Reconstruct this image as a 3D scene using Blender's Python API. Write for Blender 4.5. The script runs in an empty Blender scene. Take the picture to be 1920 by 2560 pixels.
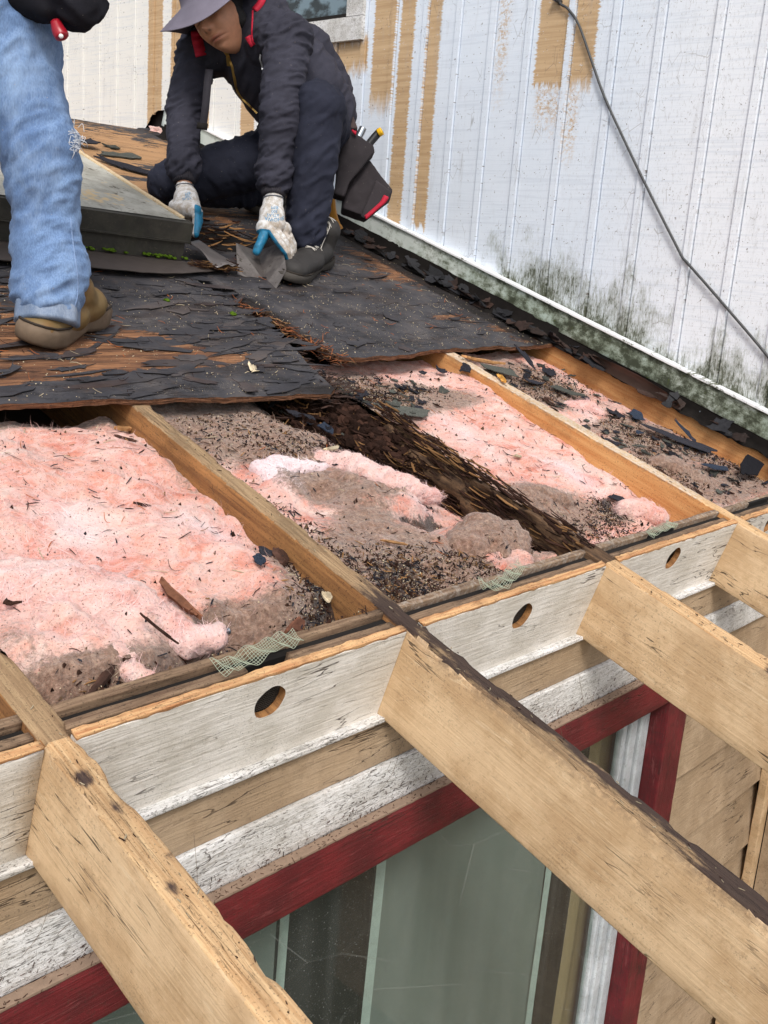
import bpy, math, random
import numpy as np
from mathutils import Vector, Matrix
from mathutils.bvhtree import BVHTree
random.seed(7); RNG=np.random.default_rng(11)
S=0.2984931            # roof pitch (radians)
cs,sn=math.cos(S),math.sin(S)
def RW(P):             # roof frame (X along eave, u up the slope, n off the roof) -> world
    P=np.asarray(P,float)
    X,u,n=P[...,0],P[...,1],P[...,2]
    return np.stack([X,u*cs-n*sn,u*sn+n*cs],-1)
def WR(P):
    P=np.asarray(P,float); x,y,z=P[...,0],P[...,1],P[...,2]
    return np.stack([x,y*cs+z*sn,-y*sn+z*cs],-1)
sc=bpy.context.scene
# ---------------- camera
cam=bpy.data.cameras.new('camera'); camo=bpy.data.objects.new('camera',cam); sc.collection.objects.link(camo)
cam.sensor_fit='VERTICAL'; cam.sensor_height=36; cam.lens=36*2541.4/2560; cam.clip_end=500; cam.clip_start=.02
R3=np.array([[0.6828128, -0.6734668, 0.2832123], [0.1337696, 0.4963391, 0.8577606], [-0.7182426, -0.5478047, 0.4289961]])     # rows: camera x, y, z axes in the roof frame
Wm=RW(R3)
M=Matrix.Identity(4)
for i in range(3):
    for j in range(3): M[i][j]=Wm[j][i]
cl=RW((-0.5336,-0.7605,0.8369))
for i in range(3): M[i][3]=cl[i]
camo.matrix_world=M; sc.camera=camo
sc.render.resolution_x=768; sc.render.resolution_y=1024
# ---------------- world, sun, exposure
w=bpy.data.worlds.new('World'); sc.world=w; w.use_nodes=True
nt=w.node_tree; bg=nt.nodes['Background']; sky=nt.nodes.new('ShaderNodeTexSky'); sky.sky_type='NISHITA'; sky.sun_disc=False
SUN_EL=math.radians(48); SUN_AZ=math.radians(222)     # azimuth clockwise from +Y
sky.sun_elevation=SUN_EL; sky.sun_rotation=SUN_AZ; sky.air_density=1.0; sky.dust_density=3.5; sky.ozone_density=1
hs=nt.nodes.new('ShaderNodeHueSaturation'); hs.inputs['Saturation'].default_value=.45
nt.links.new(sky.outputs[0],hs.inputs['Color']); nt.links.new(hs.outputs[0],bg.inputs[0]); bg.inputs[1].default_value=.15
sl=bpy.data.lights.new('sun','SUN'); sl.energy=1.5; sl.angle=math.radians(14); sl.color=(1,.96,.9)
so=bpy.data.objects.new('sun',sl); sc.collection.objects.link(so)
sd=Vector((math.sin(SUN_AZ)*math.cos(SUN_EL),math.cos(SUN_AZ)*math.cos(SUN_EL),math.sin(SUN_EL)))
so.rotation_euler=sd.to_track_quat('Z','Y').to_euler()
sc.view_settings.view_transform='Standard'; sc.view_settings.look='None'; sc.view_settings.exposure=.38; sc.view_settings.gamma=1
# ---------------- numpy noise
def _h(ix,iy,iz,s):
    h=(ix*374761393+iy*668265263+iz*2147483647+s*1274126177)&0xffffffff
    h=((h^(h>>13))*1274126177)&0xffffffff
    h=((h^(h>>16))*2246822519)&0xffffffff
    return ((h^(h>>15))&0xffffff)/float(0xffffff)
def vn(P,s=0):
    P=np.asarray(P,float); I=np.floor(P).astype(np.int64); F=P-I; F=F*F*(3-2*F)
    r=0
    for a in(0,1):
        for b in(0,1):
            for c in(0,1):
                wgt=(F[...,0] if a else 1-F[...,0])*(F[...,1] if b else 1-F[...,1])*(F[...,2] if c else 1-F[...,2])
                r=r+wgt*_h(I[...,0]+a,I[...,1]+b,I[...,2]+c,s)
    return r
def fbm(P,o=4,s=0,g=.5):
    P=np.asarray(P,float); r=0;a=1;t=0
    for i in range(o):
        r=r+a*(vn(P*(2.03**i)+i*17.3,s+i)*2-1); t+=a; a*=g
    return r/t
def f3(x,y,z,sx=1,sy=1,sz=1,o=4,s=0,g=.5):
    x,y,z=np.broadcast_arrays(np.asarray(x,float),y,z)
    return fbm(np.stack([x*sx,y*sy,z*sz],-1),o,s,g)
def ss(a,b,x): t=np.clip((x-a)/(b-a),0,1); return t*t*(3-2*t)
# ---------------- mesh making
col=sc.collection
def setp(o,label=None,cat=None,group=None,kind=None):
    for k,v in(('label',label),('category',cat),('group',group),('kind',kind)):
        if v: o[k]=v
    return o
def T(name,label,cat,base,group=None,kind=None,roof=True):
    o=bpy.data.objects.new(name,None); o.empty_display_size=.05; col.objects.link(o)
    o.location=Vector(RW(base) if roof else base); return setp(o,label,cat,group,kind)
def mk(name,V,F,mat,parent=None,rc=None,cols=None,smooth=True,roof=True,label=None,cat=None,group=None,kind=None,midx=None,base=None):
    V=np.asarray(V,float).reshape(-1,3); W_=RW(V) if roof else V
    if rc is None: rc=V
    if parent is not None: o0=np.array(parent.location)
    elif base is not None: o0=RW(base) if roof else np.array(base)
    else:
        o0=W_.mean(0).copy(); o0[2]=W_[:,2].min()
    me=bpy.data.meshes.new(name)
    if isinstance(F,np.ndarray):
        k=F.shape[1]; nF=len(F)
        me.vertices.add(len(V)); me.vertices.foreach_set('co',(W_-o0).astype(np.float32).ravel())
        me.loops.add(nF*k); me.loops.foreach_set('vertex_index',F.astype(np.int32).ravel())
        me.polygons.add(nF); me.polygons.foreach_set('loop_start',np.arange(0,nF*k,k,dtype=np.int32))
        try: me.polygons.foreach_set('loop_total',np.full(nF,k,dtype=np.int32))
        except Exception: pass
        me.update(calc_edges=True)
    else:
        me.from_pydata((W_-o0).tolist(),[],F)
    me.validate()
    a=me.attributes.new('rc','FLOAT_VECTOR','POINT'); a.data.foreach_set('vector',np.asarray(rc,np.float32).ravel())
    if cols is not None:
        c=np.ones((len(V),4),np.float32); cc=np.asarray(cols,np.float32); c[:,:cc.shape[1]]=cc
        a=me.attributes.new('col','FLOAT_COLOR','POINT'); a.data.foreach_set('color',c.ravel())
    me.polygons.foreach_set('use_smooth',np.full(len(me.polygons),smooth))
    for m in (mat if isinstance(mat,(list,tuple)) else [mat]): me.materials.append(m)
    if midx is not None: me.polygons.foreach_set('material_index',np.asarray(midx,np.int32))
    o=bpy.data.objects.new(name,me); col.objects.link(o)
    if parent is not None: o.parent=parent
    else: o.location=Vector(o0)
    me.update()
    return setp(o,label,cat,group,kind)
class Acc:
    def __init__(s): s.V=[];s.F=[];s.C=[];s.n=0
    def add(s,V,F,c=None):
        V=np.asarray(V,float).reshape(-1,3); s.V.append(V); s.F+= [tuple(int(i)+s.n for i in f) for f in F]
        if c is not None: s.C.append(np.broadcast_to(np.asarray(c,float),(len(V),3)))
        s.n+=len(V)
    def mk(s,name,mat,parent=None,**k):
        return mk(name,np.concatenate(s.V),s.F,mat,parent,cols=np.concatenate(s.C) if s.C else None,**k)
def gridF(a,b,wrap=False):      # a rows, b columns
    i=np.arange(a-1)[:,None]; j=np.arange(b if wrap else b-1)[None,:]
    j2=(j+1)%b
    return np.stack([i*b+j,i*b+j2,(i+1)*b+j2,(i+1)*b+j],-1).reshape(-1,4)
def ringpts(w,h,r=.002,k=5):    # rounded rectangle ring centred 0, ccw in (a,b)
    pts=[]
    for (cx,cy,a0) in((w/2-r,h/2-r,0),(-w/2+r,h/2-r,90),(-w/2+r,-h/2+r,180),(w/2-r,-h/2+r,270)):
        for q in(0,45,90):
            t=math.radians(a0+q); pts.append((cx+r*math.cos(t),cy+r*math.sin(t)))
        if a0 in(0,180): pts+=[((1-2*(i+1)/(k+1))*(w/2-r)*(1 if a0==0 else -1),(h/2)*(1 if a0==0 else -1)) for i in range(k)]
        else: pts+=[((-w/2) if a0==90 else w/2,(1-2*(i+1)/(k+1))*(h/2-r)*(1 if a0==90 else -1)) for i in range(k)]
    return np.array(pts)
def beam(axis,lo,hi,step=.012,amp=.0008,r=.002,k=5,s=0,fr=(30,30,30),warp=None):
    """box along `axis` (0,1,2) between corners lo and hi, rounded, surface worn by noise; returns V,F"""
    lo=np.array(lo,float);hi=np.array(hi,float); o=[i for i in range(3) if i!=axis]
    R=ringpts(hi[o[0]]-lo[o[0]],hi[o[1]]-lo[o[1]],r,k); n=max(2,int((hi[axis]-lo[axis])/step)+1)
    L=np.linspace(lo[axis],hi[axis],n); c=(lo+hi)/2
    V=np.zeros((n,len(R),3)); V[:,:,axis]=L[:,None]; V[:,:,o[0]]=c[o[0]]+R[None,:,0]; V[:,:,o[1]]=c[o[1]]+R[None,:,1]
    nr=R/np.array([max(hi[o[0]]-lo[o[0]],1e-6),max(hi[o[1]]-lo[o[1]],1e-6)]); nr=np.sign(nr)*(np.abs(nr)>.42); 
    d=fbm(V*np.array(fr),4,s)*amp
    V[:,:,o[0]]+=d*nr[None,:,0]; V[:,:,o[1]]+=d*nr[None,:,1]
    if warp is not None: V=warp(V,nr)
    m=len(R); F=gridF(n,m,True)
    F=[tuple(f) for f in (F if axis!=1 else F[:,::-1])]
    a=tuple(range(m)); b=tuple((n-1)*m+i for i in range(m))
    F+= [a[::-1] if axis!=1 else a, b if axis!=1 else b[::-1]]
    return V.reshape(-1,3),F
def box(lo,hi):
    (a,b,c),(d,e,f)=lo,hi
    V=[(a,b,c),(d,b,c),(d,e,c),(a,e,c),(a,b,f),(d,b,f),(d,e,f),(a,e,f)]
    return V,[(3,2,1,0),(4,5,6,7),(0,1,5,4),(1,2,6,5),(2,3,7,6),(3,0,4,7)]
def tube(P,r,k=6,closed=False):
    P=np.array(P,float); n=len(P); r=np.broadcast_to(np.asarray(r,float),(n,))
    tg=np.gradient(P,axis=0); tg/=np.linalg.norm(tg,axis=1)[:,None]+1e-12
    up=np.array([0.,0,1]) if abs(tg[0][2])<.9 else np.array([1.,0,0]); V=[]
    a=np.cross(tg[0],up); a/=np.linalg.norm(a)
    for i in range(n):
        a=a-tg[i]*(a@tg[i]); a/=np.linalg.norm(a)+1e-12; b=np.cross(tg[i],a)
        for j in range(k):
            t=2*math.pi*j/k; V.append(P[i]+r[i]*(a*math.cos(t)+b*math.sin(t)))
    F=[tuple(f) for f in gridF(n,k,True)]+[tuple(range(k))[::-1],tuple((n-1)*k+i for i in range(k))]
    return np.array(V),F
def spline(P,n=8):
    P=np.array(P,float); Q=np.vstack([2*P[0]-P[1],P,2*P[-1]-P[-2]]); out=[]
    for i in range(1,len(Q)-2):
        for t in np.linspace(0,1,n,endpoint=False):
            a,b,c,d=Q[i-1],Q[i],Q[i+1],Q[i+2]
            out.append(.5*((2*b)+(-a+c)*t+(2*a-5*b+4*c-d)*t*t+(-a+3*b-3*c+d)*t**3))
    out.append(P[-1]); return np.array(out)
def lathe_like(): pass
# ---------------- node materials
class NT:
    def __init__(s,name,rough=.8,spec=.3):
        s.m=bpy.data.materials.new(name); s.m.use_nodes=True; s.t=s.m.node_tree; s.p=s.t.nodes['Principled BSDF']
        s.p.inputs['Roughness'].default_value=rough; s.p.inputs['Specular IOR Level'].default_value=spec; s._a={}
    def nd(s,t,**k):
        n=s.t.nodes.new(t)
        for a,b in k.items(): setattr(n,a,b)
        return n
    def put(s,sock,v):
        if isinstance(v,bpy.types.NodeSocket): s.t.links.new(v,sock)
        elif isinstance(v,(tuple,list)) and len(v)==3 and sock.type=='RGBA': sock.default_value=(*v,1)
        else: sock.default_value=v
    def at(s,n='rc',out='Vector'):
        if (n,out) not in s._a:
            a=s.nd('ShaderNodeAttribute',attribute_name=n); s._a[(n,out)]=a.outputs[out]
        return s._a[(n,out)]
    def ch(s,i,n='col'):
        if (n,i) not in s._a:
            q=s.nd('ShaderNodeSeparateXYZ'); s.put(q.inputs[0],s.at(n,'Vector'))
            for j in range(3): s._a[(n,j)]=q.outputs[j]
        return s._a[(n,i)]
    def sca(s,v,x): 
        n=s.nd('ShaderNodeVectorMath',operation='MULTIPLY'); s.put(n.inputs[0],v); n.inputs[1].default_value=x; return n.outputs[0]
    def noise(s,vs=(1,1,1),scale=1,detail=5,rough=.55,dist=0,v=None,color=False):
        n=s.nd('ShaderNodeTexNoise'); s.put(n.inputs['Vector'],s.sca(v or s.at(),vs)); n.inputs['Scale'].default_value=scale
        n.inputs['Detail'].default_value=detail; n.inputs['Roughness'].default_value=rough; n.inputs['Distortion'].default_value=dist
        return n.outputs['Color' if color else 'Fac']
    def vor(s,vs=(1,1,1),scale=1,feature='F1',out='Distance',rand=1,v=None):
        n=s.nd('ShaderNodeTexVoronoi',feature=feature); s.put(n.inputs['Vector'],s.sca(v or s.at(),vs)); n.inputs['Scale'].default_value=scale; n.inputs['Randomness'].default_value=rand
        return n.outputs[out]
    def ma(s,op,a,b=0.0,c=0.0,clamp=False):
        n=s.nd('ShaderNodeMath',operation=op,use_clamp=clamp); s.put(n.inputs[0],a); s.put(n.inputs[1],b); s.put(n.inputs[2],c); return n.outputs[0]
    def st(s,x,a,b):
        n=s.nd('ShaderNodeMapRange',interpolation_type='SMOOTHSTEP'); s.put(n.inputs[0],x); n.inputs[1].default_value=a; n.inputs[2].default_value=b; return n.outputs[0]
    def mix(s,f,a,b):
        n=s.nd('ShaderNodeMix',data_type='RGBA'); s.put(n.inputs[0],f); s.put(n.inputs[6],a); s.put(n.inputs[7],b); return n.outputs[2]
    def ramp(s,f,st):
        n=s.nd('ShaderNodeValToRGB'); s.put(n.inputs[0],f); e=n.color_ramp.elements
        while len(e)<len(st): e.new(.5)
        for x,(p,c) in zip(e,st): x.position=p; x.color=(*c,1)
        return n.outputs[0]
    def bump(s,h,strength=.5,dist=.002,n0=None):
        n=s.nd('ShaderNodeBump'); s.put(n.inputs['Height'],h); n.inputs['Strength'].default_value=strength; n.inputs['Distance'].default_value=dist
        if n0 is not None: s.put(n.inputs['Normal'],n0)
        return n.outputs[0]
    def out(s,c=None,rough=None,normal=None):
        if c is not None: s.put(s.p.inputs['Base Color'],c)
        if rough is not None: s.put(s.p.inputs['Roughness'],rough)
        if normal is not None: s.put(s.p.inputs['Normal'],normal)
        return s.m
def L(r,g,b):   # sRGB 0..255 -> linear
    f=lambda c:(c/255/12.92 if c/255<=.04045 else ((c/255+.055)/1.055)**2.4)
    return (f(r),f(g),f(b))
def wood_mat(name,c1,c2,grain=(60,3,60),stain=(.02,.013,.012),stain_bias=0.,rough=.85,bump=.6,cracks=True,dust=None):
    m=NT(name,rough)
    g=m.noise(grain,1,6,.65,.4); g2=m.noise((4,2,4),1.5,4)
    c=m.mix(m.st(g,.3,.7),c1,c2); c=m.mix(m.ma('MULTIPLY',m.st(g2,.45,.75),.45),c,tuple(x*.45 for x in c1))
    h=g
    if cracks:
        cr=m.noise((grain[0]*1.3,grain[1]*.8,grain[2]*1.3),1,3,.5,.8); crm=m.st(m.ma('ABSOLUTE',m.ma('SUBTRACT',cr,.5)),.012,.0)
        crm=m.ma('MULTIPLY',crm,m.st(m.noise((9,3,9),1,2),.45,.62)); c=m.mix(m.ma('MULTIPLY',crm,.8),c,(.015,.01,.008)); h=m.ma('SUBTRACT',h,m.ma('MULTIPLY',crm,.8))
    sp=m.noise((1,1,1),300,4,.7); c=m.mix(m.ma('MULTIPLY',m.st(sp,.57,.64),.6),c,(.02,.014,.01)); c=m.mix(m.ma('MULTIPLY',m.st(m.noise((14,5,14),1,6,.7),.5,.66),.4),c,tuple(x*.4 for x in c2))
    stn=m.ma('ADD',m.ma('ADD',m.ch(0),stain_bias),m.ma('MULTIPLY',m.ma('SUBTRACT',m.noise((30,9,30),1,6,.7),.5),1.1)); c=m.mix(m.ma('MULTIPLY',m.st(stn,.4,.6),.93),c,stain)
    if dust: c=m.mix(m.ma('MULTIPLY',m.st(m.ma('ADD',m.ch(1),m.ma('SUBTRACT',m.noise((1,1,1),90,5,.7),.5)),.35,.75),.9),c,dust)
    return m.out(c,normal=m.bump(h,bump,.002))
def paint_mat(name,c0,c1,bare=None,peel=.0,grain=(140,8,140),rough=.6,spk=.5,grime=(.16,.11,.07),pits=.0,bmp=.6,scuff=None,streak=(3,1.2,9),gr_=.5):
    m=NT(name,rough,.35); lg=[x<50 for x in grain]
    g=m.noise(grain,1,6,.6,.5); b=m.noise((1,1,1),9,6,.65); c=m.mix(m.st(b,.38,.62),c0,c1)
    c=m.mix(m.ma('MULTIPLY',m.st(m.noise(streak,2,6,.7),.47,.64),.6*gr_),c,grime)
    c=m.mix(m.ma('MULTIPLY',m.st(g,.52,.66),.6*gr_*spk),c,grime)
    b2=m.noise((1,1,1),55,5,.7); c=m.mix(m.ma('MULTIPLY',m.st(b2,.53,.66),.35*spk),c,grime)
    if scuff:
        s3=m.noise(tuple(x*.5 if x>50 else x*1.5 for x in grain),1,5,.75,.8); c=m.mix(m.ma('MULTIPLY',m.st(s3,.58,.66),.4),c,scuff)
    s1=m.noise((1,1,1),260,4,.7); big=m.st(m.noise((1,1,1),5,4,.7),.40,.62)
    c=m.mix(m.ma('MULTIPLY',m.ma('MULTIPLY',m.st(s1,.575,.64),big),.8*spk),c,(.05,.035,.025))
    pm_=m.noise(tuple(x*1.5 if x>50 else x*5 for x in grain),1,4,.75); c=m.mix(m.ma('MULTIPLY',m.st(pm_,.60-.05*pits,.64-.05*pits),min(.9,.35*spk+.5*pits)),c,(.055,.042,.034))
    ckn=m.noise(tuple(x*.12 if x>50 else x*.18 for x in grain),1,4,.6,.3); ckm=m.ma('MULTIPLY',m.st(m.ma('ABSOLUTE',m.ma('SUBTRACT',ckn,.5)),.006,.0015),m.st(m.noise((1,1,1),3,3),.46,.6)); c=m.mix(m.ma('MULTIPLY',ckm,.85),c,(.04,.025,.016))
    s2=m.vor((1,1,1),46,'DISTANCE_TO_EDGE',v=None); web=m.ma('MULTIPLY',m.st(s2,.014,.0),m.st(m.noise((1,1,1),14,3),.55,.62)); c=m.mix(m.ma('MULTIPLY',web,.5*spk),c,(.07,.05,.04))
    c=m.mix(m.ma('MULTIPLY',m.ch(0),m.st(m.noise((1,1,1),60,6,.8),.36,.58)),c,(.06,.042,.03))
    if bare:
        pe=m.st(m.ma('ADD',m.ma('MULTIPLY',g,.6),m.ma('MULTIPLY',m.noise((14,5,14),1,5,.7),.7)),.8-peel,.82-peel); c=m.mix(pe,c,bare)
    return m.out(c,normal=m.bump(m.ma('SUBTRACT',m.ma('ADD',g,m.ma('MULTIPLY',s1,.25)),m.ma('MULTIPLY',ckm,.8)),bmp,.0025))
MT={}
MT['tan']=paint_mat('tan_paint',L(216,187,150),L(194,163,126),spk=.6,grime=L(158,122,82),scuff=L(226,204,170),streak=(9,1.0,9),gr_=.38,bmp=.45)
MT['tan2']=paint_mat('beige_siding_paint',L(178,156,130),L(160,138,112),grain=(10,190,190),spk=.7,grime=L(130,112,92),bmp=.8,gr_=.3)
MT['grayw']=paint_mat('grey_white_paint',L(236,232,226),L(216,211,202),grain=(9,200,120),spk=.75,grime=L(168,158,144),bmp=.9,streak=(2,2,5),gr_=.3)
MT['white_trim']=paint_mat('white_trim_paint',L(226,226,226),L(206,205,202),grain=(22,230,230),spk=1.1,grime=L(132,124,112),pits=.6,bmp=.9,streak=(2,3,12))
MT['red']=paint_mat('red_trim_paint',L(112,34,38),L(90,28,32),grain=(10,190,190),spk=.9,grime=L(66,34,34),scuff=L(140,76,76),bmp=.9)
MT['redv']=paint_mat('red_post_paint',L(116,36,42),L(92,30,34),grain=(190,190,8),spk=1.,grime=L(66,34,34),scuff=L(150,90,90),bmp=.9)
MT['vinyl']=paint_mat('white_vinyl',L(205,210,214),L(180,186,190),grain=(60,60,12),spk=.8,rough=.4,grime=L(140,136,130),bmp=.2,gr_=.25)
MT['orange']=wood_mat('orange_rafter_wood',L(204,158,104),L(180,122,72),(90,4,90),bump=.25,cracks=False,dust=L(120,98,80))
MT['brown_in']=wood_mat('brown_rafter_wood',L(166,120,74),L(120,82,50),(90,4,90),bump=.3,dust=L(104,84,66))
MT['topwood']=wood_mat('weathered_top_wood',L(168,142,108),L(126,100,74),(170,7,170),stain=L(52,40,38),bump=.9,dust=L(140,118,96))
MT['toplight']=wood_mat('pale_top_wood',L(212,180,138),L(178,138,96),(170,7,170),stain=L(52,40,42),bump=.8,dust=L(200,190,176))
MT['rotten']=wood_mat('rotten_wood',L(112,86,62),L(44,30,22),(90,8,90),stain=L(34,24,20),stain_bias=.05,bump=1.6,dust=L(110,90,70))
MT['edge']=wood_mat('raw_edge_wood',L(214,174,126),L(170,116,76),(9,200,200),stain=L(70,46,34),bump=.6,dust=L(216,196,160))
MT['strip']=wood_mat('weathered_strip_wood',L(146,122,98),L(96,74,58),(8,200,200),stain=L(40,32,28),bump=.9,dust=L(176,168,158))
def simple(name,c,rough=.7,spec=.3,nz=40,amt=.25,bump=.2,metal=0,dist=.002):
    m=NT(name,rough,spec); n=m.noise((1,1,1),nz,5,.65); cc=m.mix(n,tuple(x*(1-amt) for x in c),tuple(min(1,x*(1+amt)) for x in c))
    m.p.inputs['Metallic'].default_value=metal
    return m.out(cc,normal=m.bump(n,bump,dist))
MT['black']=simple('dark_void',(.012,.01,.009),.95)
MT['ceil']=simple('brown_ceiling_board',(.06,.045,.035),.9)
def capm(a,b,ra,rb,ax=None,q=1.,k=20):
    """closed tapered capsule between a and b; cross-section scaled by q along ax"""
    a=np.array(a,float);b=np.array(b,float); d=b-a; Ln=np.linalg.norm(d)
    d=d/Ln if Ln>1e-6 else np.array([0,0,1.])
    h=np.array(ax,float) if ax is not None else (np.array([1.,0,0]) if abs(d[0])<.8 else np.array([0,1.,0]))
    e1=h-d*(h@d); e1/=np.linalg.norm(e1); e2=np.cross(d,e1); rings=[]
    for t in np.linspace(-math.pi/2+.12,0,6): rings.append((a+d*ra*math.sin(t),ra*math.cos(t)))
    for t in np.linspace(0,1,5)[1:-1]: rings.append((a+(b-a)*t,ra+(rb-ra)*t))
    for t in np.linspace(0,math.pi/2-.12,6): rings.append((b+d*rb*math.sin(t),rb*math.cos(t)))
    th=np.linspace(0,2*math.pi,k,endpoint=False); V=[]
    for c,r_ in rings: V.append(c+r_*(q*np.cos(th)[:,None]*e1+np.sin(th)[:,None]*e2))
    n=len(rings); F=[tuple(f) for f in gridF(n,k,True)]+[tuple(range(k))[::-1],tuple((n-1)*k+i for i in range(k))]
    return np.concatenate(V),F
def remesh(parts,voxel,it=6,fac=.5):
    a=Acc()
    for V,F in parts: a.add(V,F)
    me=bpy.data.meshes.new('tmp'); me.from_pydata(np.concatenate(a.V).tolist(),[],a.F); o=bpy.data.objects.new('tmp',me); col.objects.link(o)
    m=o.modifiers.new('r','REMESH'); m.mode='VOXEL'; m.voxel_size=voxel
    m=o.modifiers.new('s','SMOOTH'); m.factor=fac; m.iterations=it
    dg=bpy.context.evaluated_depsgraph_get(); ev=o.evaluated_get(dg); em=ev.to_mesh(); n=len(em.vertices)
    V=np.zeros(n*3); em.vertices.foreach_get('co',V); N=np.zeros(n*3); em.vertices.foreach_get('normal',N)
    F=[tuple(p.vertices) for p in em.polygons]; ev.to_mesh_clear(); bpy.data.objects.remove(o); bpy.data.meshes.remove(me)
    return V.reshape(-1,3),N.reshape(-1,3),F
# ================= STRUCTURE
V,F=box((-60,-60,-2.9),(60,60,-2.7))
gm=NT('ground_grass',.95); g=gm.noise((1,1,1),3,8,.7,v=gm.at()); gm.out(gm.mix(g,L(70,72,48),L(110,104,84)))
mk('ground',V,F,gm.m,roof=False,smooth=False,kind='structure')
# ---- high white siding wall (X = Xw plane), world coordinates
Xw=2.418
wall=T('siding_wall','tall white board wall with tan unpainted streaks, mildewed along its base','wall',(Xw,1.5,-2.7),roof=False)
bY=[.398-.16*i for i in range(1,13)][::-1]+[.398,.539,.728,.884,1.05,1.213,1.367,1.52]+[1.52+.1535*i for i in range(1,32)]
prof=[(-1.6,0.)]
for y in bY:
    prof+=[(y-.0190,0),(y-.0182,.010),(y-.0137,.010),(y-.0130,-.006),(y+.0105,-.006),(y+.012,0)]
prof.append((6.3,0.)); prof=[q for i,q in enumerate(prof) if i==0 or q[0]>prof[i-1][0]]
pf=[prof[0]]
for a,b in zip(prof,prof[1:]):
    n=max(1,int((b[0]-a[0])/.03))
    pf+=[(a[0]+(b[0]-a[0])*t/n,a[1]+(b[1]-a[1])*t/n) for t in range(1,n+1)]
pf=np.array(pf)
# fins above the roof slope: the wall sheet's bottom follows the roof, below it plain backing
Zs=np.r_[np.linspace(0,1,60)**1.3]
V=np.zeros((len(Zs),len(pf),3))
y=pf[:,0]; rs=np.minimum(y*math.tan(S),3.4*sn)+.125
rs=np.where(y>3.33,rs-(y-3.33)*.9,rs)
bott=rs+.012*f3(y,0,0,25,o=4,s=3)*(ss(-.3,.3,y)*(1-ss(1.4,1.7,y)))+.006
for i,t in enumerate(Zs):
    z=bott+(3.2-bott)*t; V[i,:,0]=Xw+pf[:,1]+.002*f3(y,z,0,3,3,s=5); V[i,:,1]=y; V[i,:,2]=z
m=NT('white_siding_paint',.6,.3)
yy,zz=m.ch(1,'rc'),m.ch(2,'rc')
hz=m.ma('SUBTRACT',zz,m.ma('ADD',m.ma('MULTIPLY',yy,math.tan(S)),.12))      # height above roof line
br=m.noise((1,5,160),1,5,.6); gr=m.noise((1,70,8),1,7,.75); cl=m.noise((1,1,1),6,4)
white=m.mix(cl,L(212,222,234),L(222,229,238)); white=m.mix(m.st(yy,.95,.45),white,L(230,234,240)); white=m.mix(m.st(yy,2.0,2.8),white,L(228,228,224)); white=m.mix(m.ma('MULTIPLY',m.st(br,.48,.64),.28),white,L(184,194,208))
tan=m.mix(m.st(m.noise((1,4,120),1,5,.6),.3,.7),L(200,172,136),L(178,148,112))
jit=m.ma('MULTIPLY',m.ma('SUBTRACT',m.noise((1,10,260),1,5,.7),.5),.045); yj=m.ma('ADD',yy,jit)
jz=m.ma('ADD',zz,m.ma('MULTIPLY',m.ma('SUBTRACT',m.noise((1,60,10),1,5,.7),.5),.16))
def boxm(y0,y1,z0,z1,soft=.006,sz=.01):
    a=m.ma('MULTIPLY',m.st(yj,y0-soft,y0+soft),m.st(yj,y1+soft,y1-soft)); b=m.ma('MULTIPLY',m.st(jz,z0-sz,z0+sz),m.st(jz,z1+sz,z1-sz)); return m.ma('MULTIPLY',a,b)
tot=None
for q in [(1.726,1.795,.665,3.3,.003,.008),(1.60,1.66,.67,3.3,.004,.01),(1.815,1.93,1.10,3.3,.004,.05),(1.955,2.30,1.23,1.345,.004,.03),(1.06,1.175,1.135,3.3,.003,.012),(.95,1.034,1.13,3.3,.003,.03),
          (1.06,1.16,1.02,1.14,.012,.07),(.99,1.04,.92,1.14,.012,.09),(3.285,3.40,-.5,3.3,.003,.01),(3.10,3.21,-.5,3.3,.003,.01),(2.92,3.025,-.5,3.3,.003,.01),(2.6,2.7,0,3.3,.003,.01),(1.30,1.34,1.15,1.5,.02,.15)]:
    f=boxm(*q)
    if q[4]>.01: f=m.ma('MULTIPLY',f,m.st(m.noise((1,90,120),1,4,.7),.42,.66))
    tot=f if tot is None else m.ma('MAXIMUM',tot,f)
tot=m.ma('MULTIPLY',tot,m.st(m.noise((1,60,200),1,4,.7),.28,.36))
fl=m.noise((1,110,160),1,3,.6); fray=m.ma('MULTIPLY',m.st(fl,.66,.72),m.st(m.noise((1,5,3),1,3),.55,.72)); 
c=m.mix(tot,white,tan); c=m.mix(m.ma('MULTIPLY',fray,m.ma('MULTIPLY',m.st(zz,.75,1.0),.35)),c,L(206,180,150))
# mildew: vertical streaks and blotches rising from the base
mil=m.ma('SUBTRACT',m.ma('ADD',m.ma('MULTIPLY',gr,.5),m.ma('MULTIPLY',m.noise((1,10,7),1,5,.65),1.15)),m.ma('MULTIPLY',hz,2.3))
mil=m.ma('MULTIPLY',m.ma('SUBTRACT',m.ma('ADD',mil,m.ma('MULTIPLY',m.noise((1,3,3),1,3),.5)),.22),m.ma('MULTIPLY',m.st(yy,1.85,1.0),m.st(m.noise((1,3.2,2.2),1,3,.6),.26,.52)))
speck=m.noise((1,190,50),1,4,.8)
c=m.mix(m.ma('MULTIPLY',m.st(m.ma('ADD',mil,m.ma('MULTIPLY',speck,.75)),.72,1.12),.75),c,L(118,122,102))
c=m.mix(m.ma('MULTIPLY',m.st(m.ma('ADD',mil,m.ma('MULTIPLY',speck,1.0)),1.12,1.34),.9),c,L(58,62,40))
c=m.mix(m.ma('MULTIPLY',m.st(m.ma('ADD',m.ma('MULTIPLY',m.noise((1,14,4),1,5,.7),1.0),m.ma('MULTIPLY',hz,-5.)),.56,.62),m.st(yy,1.5,1.2)),c,L(70,80,38))
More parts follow.
